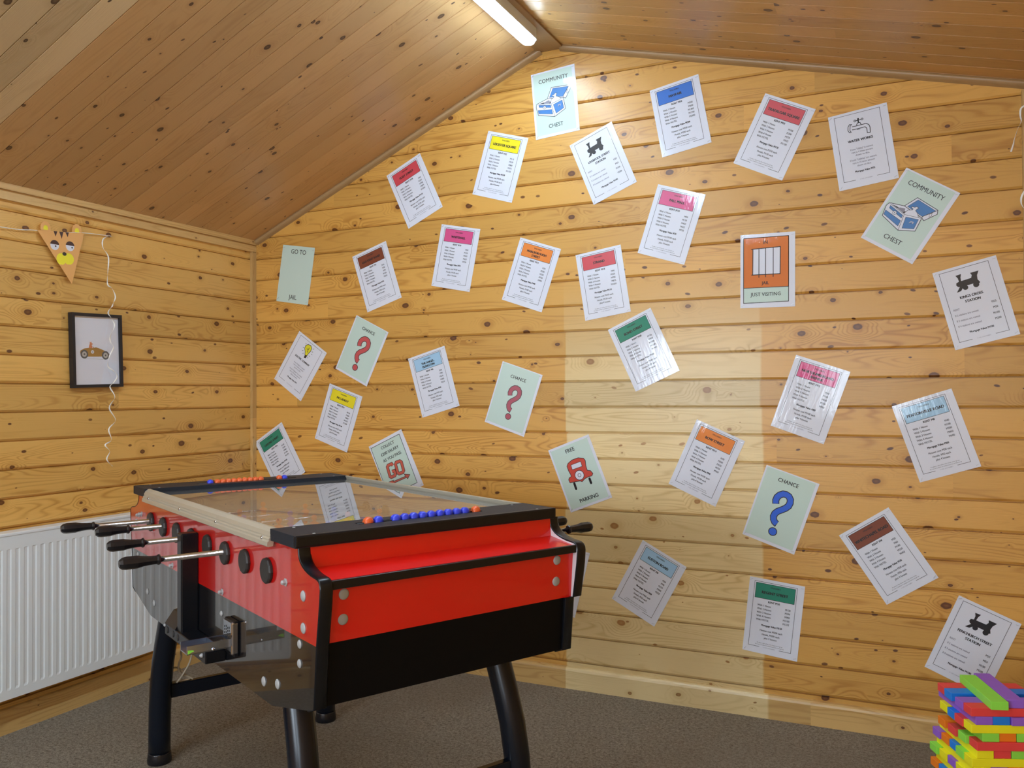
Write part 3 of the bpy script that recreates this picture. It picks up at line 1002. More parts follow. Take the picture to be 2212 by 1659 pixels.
P50 = {'s': 50}
POST = [
    # centre x, centre z, tilt, width and height factors, builder, label
    (0.2775, 1.9170, -0.1577, 0.991, 0.961, gotojail, (), 'pale green GO TO JAIL poster pinned beside the room corner'),
    (0.7799, 1.8736, 0.3096, 0.998, 0.999, deed, ('brown', 'OLD KENT ROAD', 2, (10, 30, 90, 160, 250), 30, 50), 'white poster with brown OLD KENT ROAD heading on the pine wall'),
    (0.6892, 1.5118, -0.4573, 1.002, 0.990, 'chance_a', (), 'pale green CHANCE poster with red question mark, above the yellow PICCADILLY poster'),
    (0.3063, 1.4429, -0.5968, 1.003, 0.997, utility, ('ELECTRIC COMPANY',), 'white ELECTRIC COMPANY poster with yellow light bulb'),
    (0.5464, 1.1779, -0.3283, 1.003, 0.994, deed, ('yellow', 'PICCADILLY', 24, (120, 360, 850, 1025, 1200), 140, 150), 'white poster with yellow PICCADILLY heading'),
    (1.1008, 1.3517, 0.2755, 1.001, 0.994, deed, ('sky', 'THE ANGEL,\nISLINGTON', 6, (30, 90, 270, 400, 550), 50, 50), 'white poster with light blue THE ANGEL, ISLINGTON heading'),
    (0.1714, 0.9713, 0.5440, 1.002, 1.002, deed, ('green', 'OXFORD STREET', 26, (130, 390, 900, 1100, 1275), 150, 200), 'white poster with green OXFORD STREET heading, partly hidden behind the football table'),
    (0.8872, 0.9470, 0.4410, 1.001, 0.994, go, (), 'COLLECT £200 SALARY poster with red GO and arrow'),
    (0.9980, 2.2746, 0.4336, 1.002, 1.006, deed, ('red', 'FLEET STREET', 18, (90, 250, 700, 875, 1050), 110, 150), 'white poster with red FLEET STREET heading near the sloping ceiling'),
    (1.4596, 2.3379, -0.2904, 1.007, 1.004, deed, ('yellow', 'LEICESTER SQUARE', 22, (110, 330, 800, 975, 1150), 130, 150), 'white poster with yellow LEICESTER SQUARE heading'),
    (1.2243, 1.9349, -0.1995, 1.002, 0.994, deed, ('pink', 'WHITEHALL', 10, (50, 150, 450, 625, 750), 70, 100), 'white poster with pink WHITEHALL heading'),
    (1.6122, 1.8300, -0.3327, 0.997, 0.989, deed, ('orange', 'MARLBOROUGH\nSTREET', 14, (70, 200, 550, 750, 950), 90, 100), 'white poster with orange MARLBOROUGH STREET heading'),
    (1.9530, 1.7714, 0.1494, 0.998, 0.991, deed, ('red', 'STRAND', 18, (90, 250, 700, 875, 1050), 110, 150), 'white poster with red STRAND heading'),
    (2.1313, 1.4761, 0.4302, 0.996, 0.993, deed, ('green', 'BOND STREET', 28, (150, 450, 1000, 1200, 1400), 160, 200), 'white poster with green BOND STREET heading'),
    (2.2564, 1.9999, -0.3137, 1.004, 1.005, deed, ('pink', 'PALL MALL', 10, (50, 150, 450, 625, 750), 70, 100), 'glossy white poster with pink PALL MALL heading'),
    (1.7344, 2.5935, 0.0785, 1.006, 1.006, 'chest', (), 'COMMUNITY CHEST poster at the top of the wall under the lamp'),
    (1.9559, 2.2923, 0.3861, 1.005, 0.997, station, ('LIVERPOOL STREET\nSTATION',), 'white LIVERPOOL STREET STATION poster with black train'),
    (2.2985, 2.4492, 0.1780, 1.005, 0.996, deed, ('blue', 'MAYFAIR', 50, (200, 600, 1400, 1700, 2000), 200, 200), 'white poster with blue MAYFAIR heading'),
    (2.6753, 2.3120, -0.4528, 1.008, 0.995, deed, ('red', 'TRAFALGAR SQUARE', 20, (100, 300, 750, 925, 1100), 120, 150), 'white poster with red TRAFALGAR SQUARE heading'),
    (3.0040, 2.2272, 0.1336, 1.008, 0.991, utility, ('WATER WORKS',), 'white WATER WORKS poster with drawn tap'),
    (3.1626, 1.9492, -0.5761, 1.008, 1.001, 'chest', (), 'tilted COMMUNITY CHEST poster beside the WATER WORKS poster'),
    (2.6461, 1.7796, -0.0105, 1.010, 0.998, jail, (), 'orange IN JAIL, JUST VISITING poster with barred window'),
    (1.5203, 1.2701, -0.3265, 0.998, 0.990, 'chance_b', (), 'pale green CHANCE poster with dark pink question mark, left of the bleached wall patch'),
    (1.8402, 0.9408, 0.3750, 0.979, 0.981, parking, (), 'pale green FREE PARKING poster with red car'),
    (2.8021, 1.2641, -0.3423, 1.004, 1.000, deed, ('pink', 'NORTHUMBERLAND\nAVENUE', 12, (60, 180, 500, 700, 900), 80, 100), 'white poster with pink NORTHUMBERLAND AVENUE heading'),
    (2.3946, 1.0040, -0.4204, 1.012, 0.998, deed, ('orange', 'BOW STREET', 14, (70, 200, 550, 750, 950), 90, 100), 'white poster with orange BOW STREET heading'),
    (2.6865, 0.8277, -0.3329, 1.004, 1.003, 'chance_c', (), 'pale green CHANCE poster with blue question mark'),
    (3.3762, 1.6112, 0.2485, 1.012, 0.997, station, ('KINGS CROSS\nSTATION',), 'white KINGS CROSS STATION poster with black train'),
    (3.2414, 1.1279, 0.3189, 1.008, 1.001, deed, ('sky', 'PENTONVILLE ROAD', 8, (40, 100, 300, 450, 600), 60, 50), 'white poster with light blue PENTONVILLE ROAD heading'),
    (2.1472, 0.4888, -0.4911, 1.008, 0.999, deed, ('sky', 'EUSTON ROAD', 6, (30, 90, 270, 400, 550), 50, 50), 'white poster with light blue EUSTON ROAD heading'),
    (2.6559, 0.3942, -0.1110, 1.008, 1.005, deed, ('green', 'REGENT STREET', 26, (130, 390, 900, 1100, 1275), 150, 200), 'white poster with green REGENT STREET heading low on the wall'),
    (3.0745, 0.6726, 0.5869, 1.007, 1.011, deed, ('brown', 'WHITECHAPEL ROAD', 4, (20, 60, 180, 320, 450), 30, 50), 'white poster with brown WHITECHAPEL ROAD heading'),
    (3.3515, 0.3692, -0.4011, 1.014, 1.002, station, ('FENCHURCH STREET\nSTATION',), 'white FENCHURCH STREET STATION poster behind the coloured block tower'),
    (1.7473, 0.4771, -0.2461, 1.0, 1.0, None, (), 'white poster mostly hidden behind the football table, only its right edge showing'),
]
for (cx, cz, ang, sx, sy, fn, args, label) in POST:
    w, h = 0.21 * sx, 0.297 * sy
    c = Card(w, h)
    c.mb.box((-w / 2, -0.0008, -h / 2), (w / 2, 0.0, h / 2), INK['paper'])
    if fn in ('chance_a', 'chance_b', 'chance_c'):
        mint(c, 0.47, 0.445, 0.685, -0.65)
        chance(c, {'chance_a': 'qred', 'chance_b': 'qpurple', 'chance_c': 'qblue'}[fn], {'chance_a': 1.12, 'chance_b': 1.0, 'chance_c': 1.15}[fn],
               {'chance_a': 0.50, 'chance_b': 0.457, 'chance_c': 0.53}[fn], {'chance_a': 0.02, 'chance_b': 0.0, 'chance_c': 0.02}[fn])
    elif fn == 'chest':
        mint(c)
        community(c)
    elif fn:
        fn(c, *args)
    o = c.mb.build('poster', loc=(cx, -0.0006, cz))
    o.rotation_euler = (0, -ang, 0)
    tag(o, label, 'poster', 'property game posters stapled to the pine wall')
    for px, pz, ra in ((-w / 2 + .008, h / 2 - .009, .6), (w / 2 - .009, h / 2 - .010, .1), (-w / 2 + .009, -h / 2 + .010, .9), (w / 2 - .010, -h / 2 + .009, .4)):
        st = MB().box((-0.006, -0.0021, -0.0006), (0.006, -0.0008, 0.0006), M['staple']).build('staple', o)
        st.location = (px, 0, pz)
        st.rotation_euler = (0, -ra, 0)


# ------------------------------------------------------------------ football table
TH = -0.4779
TX, TY = 1.4559, -1.3229
table = empty('football_table', (TX, TY, 0.0), TH)
tag(table, 'red and black coin-operated football table with glass top and black handles', 'football table')
HW, TP = 0.3687, 0.0293
ZE, ZR, ZC, ZT = 0.598, 0.7394, 0.943, 0.9707
C1, C2 = 0.564, 0.712
up_half = [(0.790, ZR), (0.806, 0.832), (0.8095, 0.866), (0.8075, 0.875), (0.803, 0.881), (0.795, 0.8845), (0.78, 0.886), (0.762, 0.888), (0.745, 0.8915), (0.730, 0.896), (0.717, 0.9015),
           (0.706, 0.909), (0.699, 0.917), (0.695, 0.926), (0.693, ZC)]
upper = up_half + [(-a, b) for a, b in reversed(up_half)]
lower = [(0.790, ZR), (-0.790, ZR), (-0.776, ZE), (-0.745, 0.588), (-0.54, 0.541), (0.54, 0.541), (0.745, 0.588), (0.776, ZE)]


def ring(path, t):
    """closed band of thickness t outside a polyline (a,z)"""
    out = []
    n = len(path)
    for i, p in enumerate(path):
        a = path[max(i - 1, 0)]
        b = path[min(i + 1, n - 1)]
        d = Vector((b[0] - a[0], b[1] - a[1])).normalized()
        out.append((p[0] + d.y * t, p[1] - d.x * t))
    return out


def strip(mb, path, v0, v1, t, m):
    """moulding: band of thickness t along path, between v0 and v1; path runs so its outside is on the right"""
    o = ring(path, t)
    o2 = ring(path, t * 0.5)
    n = len(path)
    e = 0.003
    rows = []
    for i in range(n):
        rows.append([(path[i][0], v0, path[i][1]), (o2[i][0], v0 - 0.0008, o2[i][1]), (o[i][0], v0 + e, o[i][1]), (o[i][0], v1 - e, o[i][1]), (o2[i][0], v1 + 0.0008, o2[i][1]), (path[i][0], v1, path[i][1])])
    vs = [p for r in rows for p in r]
    fs = []
    for i in range(n - 1):
        for k in range(5):
            fs.append((i * 6 + k, i * 6 + k + 1, i * 6 + 7 + k, i * 6 + 6 + k))
    mb.add(vs, fs, m, True)


def dome(parent, c, ax, r, h, m=None, name='bolt'):
    ax = Vector(ax)
    c = Vector(c)
    mb = MB()
    mb.lathe(c, ax, [(0, r), (h * .25, r), (h * .6, r * .82), (h * .88, r * .5), (h, 0.0)], m or M['bolt'], 20)
    return mb.build(name, parent)


# near long side and far long side
for side, v0l, v1l, v0u, v1u in ((-1, -HW, -HW + TP, -HW, -HW + TP), (1, 0.348, 0.3774, 0.375, 0.4037)):
    mb = MB()
    inner = M['white_lam']
    for poly, a, b, m in ((upper, v0u, v1u, M['red']), (lower, v0l, v1l, M['black'])):
        n = len(poly)
        fa = [(p[0], a, p[1]) for p in poly]
        fb = [(p[0], b, p[1]) for p in poly]
        out, inn = (fa, fb) if side < 0 else (fb, fa)
        mb.add(out, [tuple(range(n))], m)
        mb.add(inn, [tuple(range(n))], inner if poly is upper else m)
        mb.add(fa + fb, [(i, (i + 1) % n, n + (i + 1) % n, n + i) for i in range(n)], M['mould'])
    sp_ = mb.build('side_panel', table)
    sp_['label'] = 'glossy red and black side panel with the coin slide' if side < 0 else 'side panel facing the poster wall'
    for sg in (1, -1):
        mb = MB()
        pu = [(sg * p[0], p[1]) for p in up_half]
        pl_ = [(sg * 0.745, 0.588), (sg * 0.776, ZE), (sg * 0.790, ZR)]
        if sg > 0:
            strip(mb, pu, v0u - .0005, v1u + .0005, 0.0035, M['mould'])
            strip(mb, pl_, v0l - .0005, v1l + .0005, 0.0035, M['mould'])
        else:
            strip(mb, pu[::-1], v0u - .0005, v1u + .0005, 0.0035, M['mould'])
            strip(mb, pl_[::-1], v0l - .0005, v1l + .0005, 0.0035, M['mould'])
        mb.build('edge_moulding', sp_)
    vo = v0u if side < 0 else v1u
    for u in (0.724, -0.724):
        for z in (0.838, 0.766):
            dome(sp_, (u, vo, z), (0, side, 0), 0.0125, 0.005)
    vo = v0l if side < 0 else v1l
    for u, z, r in ((0.704, 0.726, .010), (0.703, 0.682, .010), (0.488, 0.586, .012), (0.575, 0.602, .012), (-0.704, 0.726, .008), (-0.578, 0.616, .011), (-0.494, 0.592, .011), (0.18, 0.691, .008)):
        dome(sp_, (u, vo, z), (0, side, 0), r, 0.005)
    vo = v0u if side < 0 else v1u
    for u, z in ((0.625, 0.852), (0.186, 0.751), (-0.282, 0.751), (-0.655, 0.874), (-0.69, 0.868)):
        b = MB().lathe((u, vo, z), (0, side, 0), [(0, .010), (.002, .010), (.0025, .0065), (.009, .0062), (.012, .004), (.013, 0)], M['bolt'], 6, False).build('screw', sp_)

VI0, VI1 = -HW + TP, 0.352                      # inside faces between the long sides
for sg in (1, -1):
    mb = MB()
    y1 = 0.378
    def q(u0, z0, u1, z1, m, t=0.012):
        """sheet from (u0,z0) to (u1,z1) spanning the width, thickness t inward"""
        d = Vector((u1 - u0, z1 - z0)).normalized()
        nx, nz = -d.y * t, d.x * t
        pts = [(u0, z0), (u1, z1), (u1 + nx, z1 + nz), (u0 + nx, z0 + nz)]
        mb.prism(pts, lambda a, b: (sg * a, VI0, b), lambda a, b: (sg * a, y1 - 0.003 if z0 > ZR - .001 else VI1 - 0.003, b), m)
    q(0.700, 0.892, 0.697, ZC, M['red_end'], 0.015)
    q(0.803, 0.878, 0.700, 0.893, M['red_end'], 0.012)
    q(0.783, ZR, 0.793, 0.866, M['red_end'], 0.012)
    q(0.772, ZE, 0.783, ZR - 0.0005, M['black_end'], 0.012)
    ep = mb.build('end_panel', table)
    if sg > 0:
        ep['label'] = 'plain bright red end panel with ledge above black'
    mb = MB()
    mb.box((min(sg * 0.796, sg * 0.8075), VI0, 0.861), (max(sg * 0.796, sg * 0.8075), y1 - 0.003, 0.8815), M['mould'])
    mb.build('ledge_edge', ep, bevel=0.002)
    for v in (-0.303, 0.319):
        for z in (0.845, 0.788):
            uu = 0.783 + (z - ZR) / (0.866 - ZR) * 0.010
            dome(ep, (sg * uu, v, z), (sg, 0, 0), 0.0125, 0.004)
# underside and inner box
mb = MB()
und = [(0.760, ZE + 0.004), (0.745, 0.592), (0.54, 0.546), (-0.54, 0.546), (-0.745, 0.592), (-0.760, ZE + 0.004), (-0.760, 0.70), (0.760, 0.70)]
mb.prism(und, lambda a, b: (a, VI0, b), lambda a, b: (a, VI1 - .004, b), M['black'])
mb.build('base_box', table)
PZ = 0.795
mb = MB().box((-0.60, VI0, PZ - 0.02), (0.60, 0.374, PZ), M['felt'])
pf = mb.build('playing_field', table)
mb = MB()
for a, b in (((-0.6, -0.003), (0.6, 0.003)), ((-0.6, -0.30), (-0.596, 0.30)), ((0.596, -0.30), (0.6, 0.30))):
    pass
mb.box((-0.003, VI0 + .001, PZ), (0.003, 0.373, PZ + .0006), INK['paper'])
mb.tube([(0.10 * math.cos(t), 0.10 * math.sin(t), PZ + .0006) for t in [2 * math.pi * i / 32 for i in range(33)]], 0.0015, INK['paper'], 6)
mb.build('field_line', pf)
mb = MB()
for sg in (1, -1):
    mb.box((min(sg * .60, sg * .61), VI0, PZ - 0.02), (max(sg * .60, sg * .61), 0.374, ZC), M['inner'])
mb.box((-0.60, VI0, PZ), (0.60, VI0 + 0.006, 0.953), M['inner'])
mb.box((-0.60, 0.368, PZ), (0.60, 0.374, 0.953), M['inner'])
mb.build('inner_wall', table)

# top caps with counters
for sg in (1, -1):
    mb = MB()
    a, b = sorted((sg * C1, sg * C2))
    g0, g1 = sorted((sg * 0.611, sg * 0.637))          # counter groove
    vlo, vhi = -0.3826, 0.3826
    mb.box((a, vlo, ZC), (g0, vhi, ZT), M['black_cap'])
    mb.box((g1, vlo, ZC), (b, vhi, ZT), M['black_cap'])
    mb.box((g0, vlo, ZC), (g1, -0.185, ZT), M['black_cap'])
    mb.box((g0, 0.19, ZC), (g1, vhi, ZT), M['black_cap'])
    mb.box((g0, -0.185, ZC), (g1, 0.19, ZT - 0.012), M['black_cap'])
    o1, o2 = (b - 0.012, b) if sg > 0 else (a, a + 0.012)
    cap = mb.build('top_cap', table)
    # rounded outer nosing and inner lip
    mb = MB().box((o1, vlo - .001, ZC - 0.001), (o2 + (.001 if sg > 0 else 0), vhi + .001, ZT + 0.001), M['mould'])
    mb.build('nosing', cap, bevel=0.005, seg=3)
    MB().tube([(sg * 0.624, -0.185, ZT - 0.001), (sg * 0.624, 0.19, ZT - 0.001)], 0.0025, M['mould'], 8).build('counter_rod', cap)
    for u in (0.58, 0.695):
        for v in (-0.33, 0.33):
            dome(cap, (sg * u, v, ZT), (0, 0, 1), 0.004, 0.001, M['bolt'], 'screw')
    def bead(v, m, lab):
        pr = [(0, .0070), (.0025, .0100), (.008, .0132), (.016, .0132), (.0215, .0105), (.024, .0070)] if sg > 0 else [(0, .0070), (.0020, .0092), (.006, .0120), (.013, .0120), (.018, .0092), (.0200, .0070)]
        o = MB().lathe((sg * 0.624, v, ZT + 0.001), (0, 1, 0), [(d, r) for d, r in pr], m, 14).build('score_bead', cap)
        o['label'] = lab
    if sg > 0:
        bead(-0.166, M['orange'], 'orange score bead')
        bead(-0.138, M['blue'], 'blue score bead')
        for k in range(9):
            bead(-0.088 + 0.0265 * k, M['blue'], 'blue score bead')
        bead(0.160, M['orange'], 'orange score bead')
    else:
        bead(-0.150, M['blue'], 'blue score bead')
        for k in range(9):
            bead(-0.124 + 0.0205 * k, M['orange'], 'orange score bead')
        bead(0.113, M['orange'], 'orange score bead')
        bead(0.134, M['blue'], 'blue score bead')

# glass and side rails
MB().box((-0.572, -0.366, 0.9540), (0.572, 0.374, 0.9575), M['glass']).build('glass_top', table)
for sd, vb in ((-1, -HW), (1, 0.378)):
    prof = [(-0.006, 0.9690), (-0.004, 0.9705), (0.003, 0.9700), (0.012, 0.9625), (0.0155, 0.953), (0.0145, 0.9495), (0.0185, 0.9465), (0.0175, 0.9425), (0.0215, 0.9395),
            (0.0225, 0.9300), (0.0195, 0.9275), (0.0075, 0.9290), (0.0045, 0.9460), (-0.002, 0.9610)]
    mb = MB().prism([(a, z) for a, z in prof], lambda a, z: (-0.566, vb + sd * a, z), lambda a, z: (0.566, vb + sd * a, z), M['alu'])
    rail = mb.build('glass_rail', table)
    for u in (-0.50, -0.15, 0.184, 0.522):
        dome(rail, (u, vb + sd * 0.0175, 0.945), (0, sd, 0.25), 0.0048, 0.004, M['chrome'], 'screw')
mb = MB()


# rods, handles, players
def rings_solid(mb, c, rows, m, n=12):
    vs, fs = [], []
    for z, hv, hu in rows:
        for k in range(n):
            a = 2 * math.pi * k / n
            vs.append((c[0] + hu * math.cos(a), c[1] + hv * math.sin(a), c[2] + z))
    for i in range(len(rows) - 1):
        for k in range(n):
            fs.append((i * n + k, i * n + (k + 1) % n, (i + 1) * n + (k + 1) % n, (i + 1) * n + k))
    mb.add(vs, fs, m, True)
    mb.add(vs, [tuple(range(n - 1, -1, -1)), tuple(range((len(rows) - 1) * n, len(rows) * n))], m)


HAND = [(0, .0075), (0.001, .0125), (0.0035, .0142), (0.007, .0132), (0.010, .0112), (0.024, .0116), (0.038, .0128), (0.050, .0150), (0.057, .0166), (0.084, .0168), (0.093, .0152),
        (0.0985, .0112), (0.1005, .0095), (0.101, 0.0)]
ROD_U = [-0.523, -0.375, -0.2265, -0.078, 0.070, 0.218, 0.367, 0.517]
ROD_Z = 0.8655
near = {0: 0.648, 1: 0.576, 3: 0.606, 5: 0.641}
far = {2: 0.62, 4: 0.62, 6: 0.719, 7: 0.697}
men = {0: [0.02], 1: [-0.12, 0.12], 2: [-0.16, 0.0, 0.16], 3: [-0.22, -0.10, 0.02, 0.14, 0.26], 4: [-0.24, -0.12, 0.0, 0.12, 0.24], 5: [-0.17, -0.01, 0.15], 6: [-0.14, 0.10], 7: [-0.06]}
for i, u in enumerate(ROD_U):
    if i in near:
        e, sd, col = near[i], -1, 'orange'
        a, b = -(e - 0.098), 0.41
    else:
        e, sd, col = far[i], 1, 'blue'
        a, b = e - 0.098, -0.375
    lo, hi = min(a, b), max(a, b)
    rod = MB().tube([(u, lo, ROD_Z), (u, hi, ROD_Z)], 0.0075, M['chrome'], 18).build('rod', table)
    ang = random.uniform(0, 1)
    MB().lathe((u, sd * (e - 0.101), ROD_Z), (0, sd, 0), HAND, M['plastic'], 8, False).build('handle', rod)
    for v in men[i]:
        mb = MB()
        z0 = ROD_Z
        rings_solid(mb, (u, v, z0), [(-0.066, .009, .013), (-0.062, .011, .016), (-0.046, .010, .012), (-0.043, .006, .007), (-0.025, .008, .008), (-0.012, .0105, .009),
                                     (0.002, .0150, .0105), (0.008, .0150, .0100), (0.0115, .0085, .007), (0.0135, .0042, .0042), (0.016, .0050, .0050)], M[col])
        rings_solid(mb, (u, v, z0), [(0.0145, .003, .003), (0.017, .0068, .0068), (0.0215, .0092, .0092), (0.027, .0092, .0092), (0.0315, .0065, .0065), (0.0335, .002, .002)], M[col])
        mb.build('player', rod)['label'] = col + ' player figure'
    for sdd, vv in ((-1, -HW), (1, 0.4037)):
        o = MB().lathe((u, vv, ROD_Z - 0.003), (0, sdd, 0), [(0, .0305), (0.003, .032), (0.007, .032), (0.0105, .0295), (0.011, .0285), (0.011, 0)], M['disc'], 12, False).build('bushing', table)
    for sdd, vv in ((1, VI0 + 0.006), (-1, 0.368)):
        MB().lathe((u, vv, ROD_Z - 0.003), (0, sdd, 0), [(0, .026), (0.006, .026), (0.008, .022), (0.008, 0)], M['disc'], 16, False).build('bushing', table)

# legs
for su in (1, -1):
    for sv in (1, -1):
        pts = [(su * 0.515, sv * 0.300, 0.60), (su * 0.545, sv * 0.304, 0.52), (su * 0.575, sv * 0.308, 0.44), (su * 0.600, sv * 0.312, 0.36), (su * 0.616, sv * 0.315, 0.27),
               (su * 0.625, sv * 0.316, 0.18), (su * 0.629, sv * 0.316, 0.09), (su * 0.630, sv * 0.316, 0.020)]
        leg = MB().tube(pts, 0.037, M['leg'], 28).build('leg', table)
        MB().lathe((su * 0.630, sv * 0.316, 0.0), (0, 0, 1), [(0, .0395), (.004, .0410), (.016, .0410), (.022, .0395), (.034, .0385), (.038, .037)], M['plastic'], 28).build('foot_cap', leg)
    MB().box((su * 0.62 - 0.012, -0.30, 0.222), (su * 0.62 + 0.012, 0.30, 0.270), M['leg']).build('crossbar', table, bevel=0.003)

# coin mechanism on the near long side
cm = empty('coin_mechanism')
cm.parent = table
cm['label'] = 'black post with chrome coin slide'
V = -HW
MB().box((-0.062, V - 0.050, 0.585), (-0.020, V, 0.888), M['mould']).build('post', cm, bevel=0.004)
MB().box((-0.165, V - 0.056, 0.570), (0.215, V, 0.603), M['mould']).build('bracket', cm, bevel=0.003)
mb = MB()
mb.prism([(V - 0.056, 0.603), (V, 0.603), (V, 0.645), (V - 0.030, 0.640)], lambda a, b: (-0.165, a, b), lambda a, b: (-0.062, a, b), M['mould'])
mb.build('bracket_cover', cm)
for u in (-0.135, -0.078, -0.032, 0.180):
    MB().lathe((u, V - 0.0565, 0.588), (0, -1, 0), [(0, .0095), (0.0006, .0095), (0.0006, 0)], M['disc'], 16).build('vent_hole', cm)
dome(cm, (-0.158, V - .056, .598), (0, -1, 0), .005, .006)
dome(cm, (0.193, V - .056, .590), (0, -1, 0), .006, .009)
mb = MB()
SA, SB, VO, VI = 0.246, 0.302, -0.498, V - 0.014
mb.box((SA, VO, 0.629), (SB, VI, 0.632), M['steel'])
mb.box((SA, VO, 0.629), (SA + .0025, VI, 0.6515), M['steel'])
mb.box((SB - .0025, VO, 0.629), (SB, VI, 0.6515), M['steel'])
mb.build('coin_slide', cm)
mb = MB()
mb.box((SA + .004, -0.432, 0.6325), (SB - .004, -0.430, 0.652), M['steel'])
mb.box((SA + .004, -0.430, 0.6325), (SB - .004, -0.390, 0.644), M['steel'])
for k in range(4):
    mb.box((SA + .008 + k * .011, -0.427, 0.644), (SA + .013 + k * .011, -0.394, 0.650), M['chrome'])
mb.build('coin_carrier', cm)
pl2 = MB().box((0.250, V - 0.019, 0.618), (0.304, V - 0.014, 0.694), M['steel']).build('face_plate', cm)
mb = MB()
for k in range(4):
    for j in range(4):
        mb.box((0.257 + k * .012, V - 0.0196, 0.650 + j * .008 + (k % 2) * .003), (0.261 + k * .012, V - 0.0188, 0.655 + j * .008 + (k % 2) * .003), M['disc'])
mb.build('coin_slots', pl2)
MB().box((0.244, V - 0.0145, 0.606), (0.316, V, 0.698), M['mould']).build('plate_body', cm, bevel=0.003)
MB().box((0.304, V - 0.020, 0.612), (0.3165, V - 0.001, 0.696), M['chrome']).build('end_plate', cm, bevel=0.004)
dome(cm, (SB, -0.432, .633), (1, 0, 0), .0045, .004, M['chrome'])
mb = MB().prism([(VO + .002, 0.631), (VO + .018, 0.637), (VO + .014, 0.640), (VO + .002, 0.641)], lambda a, b: (SB, a, b), lambda a, b: (SB + .0004, a, b), BLK['green'])
mb.build('sticker', cm)['label'] = 'small green sticker on the slide'

# power cable behind the far legs
def curve(name, pts, r, m, parent=None, res=6):
    """smooth round cord through the points"""
    P_ = [Vector(p) for p in pts]
    out = []
    for i in range(len(P_) - 1):
        p0, p1, p2, p3 = P_[max(i - 1, 0)], P_[i], P_[i + 1], P_[min(i + 2, len(P_) - 1)]
        for k in range(res):
            t = k / res
            out.append(0.5 * ((2 * p1) + (p2 - p0) * t + (2 * p0 - 5 * p1 + 4 * p2 - p3) * t * t + (3 * p1 - p0 - 3 * p2 + p3) * t ** 3))
    out.append(P_[-1])
    return MB().tube(out, r, m, 8).build(name, parent)


cab = empty('power_cable')
cab.parent = table
U0 = -0.615
curve('cable_strand', [(-0.58, -0.18, 0.545), (U0, -0.240, 0.40), (U0, -0.245, 0.358), (U0, -0.253, 0.340), (U0, -0.255, 0.316), (U0, -0.243, 0.296), (U0, -0.222, 0.286), (U0, -0.210, 0.277), (U0, -0.205, 0.274)], 0.0035, M['cable'], cab)
curve('cable_strand', [(-0.56, -0.16, 0.545), (U0 + .01, -0.20, 0.40), (U0 + .01, -0.219, 0.338), (U0 + .01, -0.237, 0.308), (U0 + .01, -0.253, 0.286), (U0 + .01, -0.265, 0.274)], 0.0035, M['cable'], cab)
curve('cable_strand', [(U0 - .006, -0.300, 0.285), (U0 - .006, -0.292, 0.305), (U0 - .006, -0.277, 0.322), (U0 - .006, -0.258, 0.322), (U0 - .006, -0.243, 0.309), (U0 - .006, -0.229, 0.290), (U0 - .006, -0.214, 0.275), (U0 - .004, -0.24, 0.274), (U0 - .004, -0.285, 0.275), (U0 - .006, -0.300, 0.285)], 0.0035, M['cable'], cab)

# ------------------------------------------------------------------ radiator on the left wall
rad = empty('radiator', (0.0, -1.55, 0.15))
tag(rad, 'white panel radiator with fluted front below the framed picture', 'radiator')
RY0, RY1, RZ0, RZ1 = -0.25, 0.85, 0.005, 0.628       # local y, z
mb = MB()
FP = 0.0344
x0 = 0.088
prof = []
y = RY0 + 0.030
pts = [(RY0, x0), (RY0 + .016, x0 + .001)]
k = 0
yy = RY0 + 0.03
while yy + FP < RY1 - 0.02:
    pts += [(yy, x0), (yy + 0.005, x0 - 0.0024), (yy + FP * .56 - 0.005, x0 - 0.0024), (yy + FP * .56, x0)]
    yy += FP
pts += [(RY1 - .012, x0), (RY1, x0)]
zt0, zt1 = RZ0 + 0.035, RZ1 - 0.062
vs, fs = [], []
for yv, xv in pts:
    flat = x0
    for z, f in ((RZ0, 0), (zt0 - .002, 0), (zt0 + .007, 1), (zt1 - .001, 1), (zt1 + .0005, 0), (RZ1 - .012, 0)):
        vs.append(((flat + (xv - flat) * f), yv, z))
n = 6
for i in range(len(pts) - 1):
    for j in range(n - 1):
        fs.append((i * n + j, (i + 1) * n + j, (i + 1) * n + j + 1, i * n + j + 1))
mb.add(vs, fs, M['radiator'])
mb.box((0.030, RY0, RZ0), (x0 - 0.0065, RY1, RZ1 - 0.012), M['radiator'])
mb.build('panel', rad)
mb = MB().box((0.022, RY0 - .004, RZ1 - 0.013), (x0 + 0.002, RY1 + .004, RZ1), M['radiator'])
mb.build('top_grille', rad, bevel=0.003)
mb = MB().box((0.022, RY1 - .001, RZ0), (x0 + 0.001, RY1 + 0.004, RZ1), M['radiator'])
mb.box((0.022, RY0 - .004, RZ0), (x0 + 0.001, RY0 + .001, RZ1), M['radiator'])
mb.build('end_cover', rad)
mb = MB()
for yb in (-0.10, 0.65):
    mb.box((0.0006, yb, 0.05), (0.032, yb + .03, 0.55), M['radiator'])
mb.build('wall_bracket', rad)
mb = MB().tube([(0.055, RY1 - .01, 0.03), (0.055, RY1 + .035, 0.03), (0.055, RY1 + .04, -0.02), (0.055, RY1 + .04, -0.148)], 0.0075, M['radiator'], 12)
mb.build('pipe', rad)

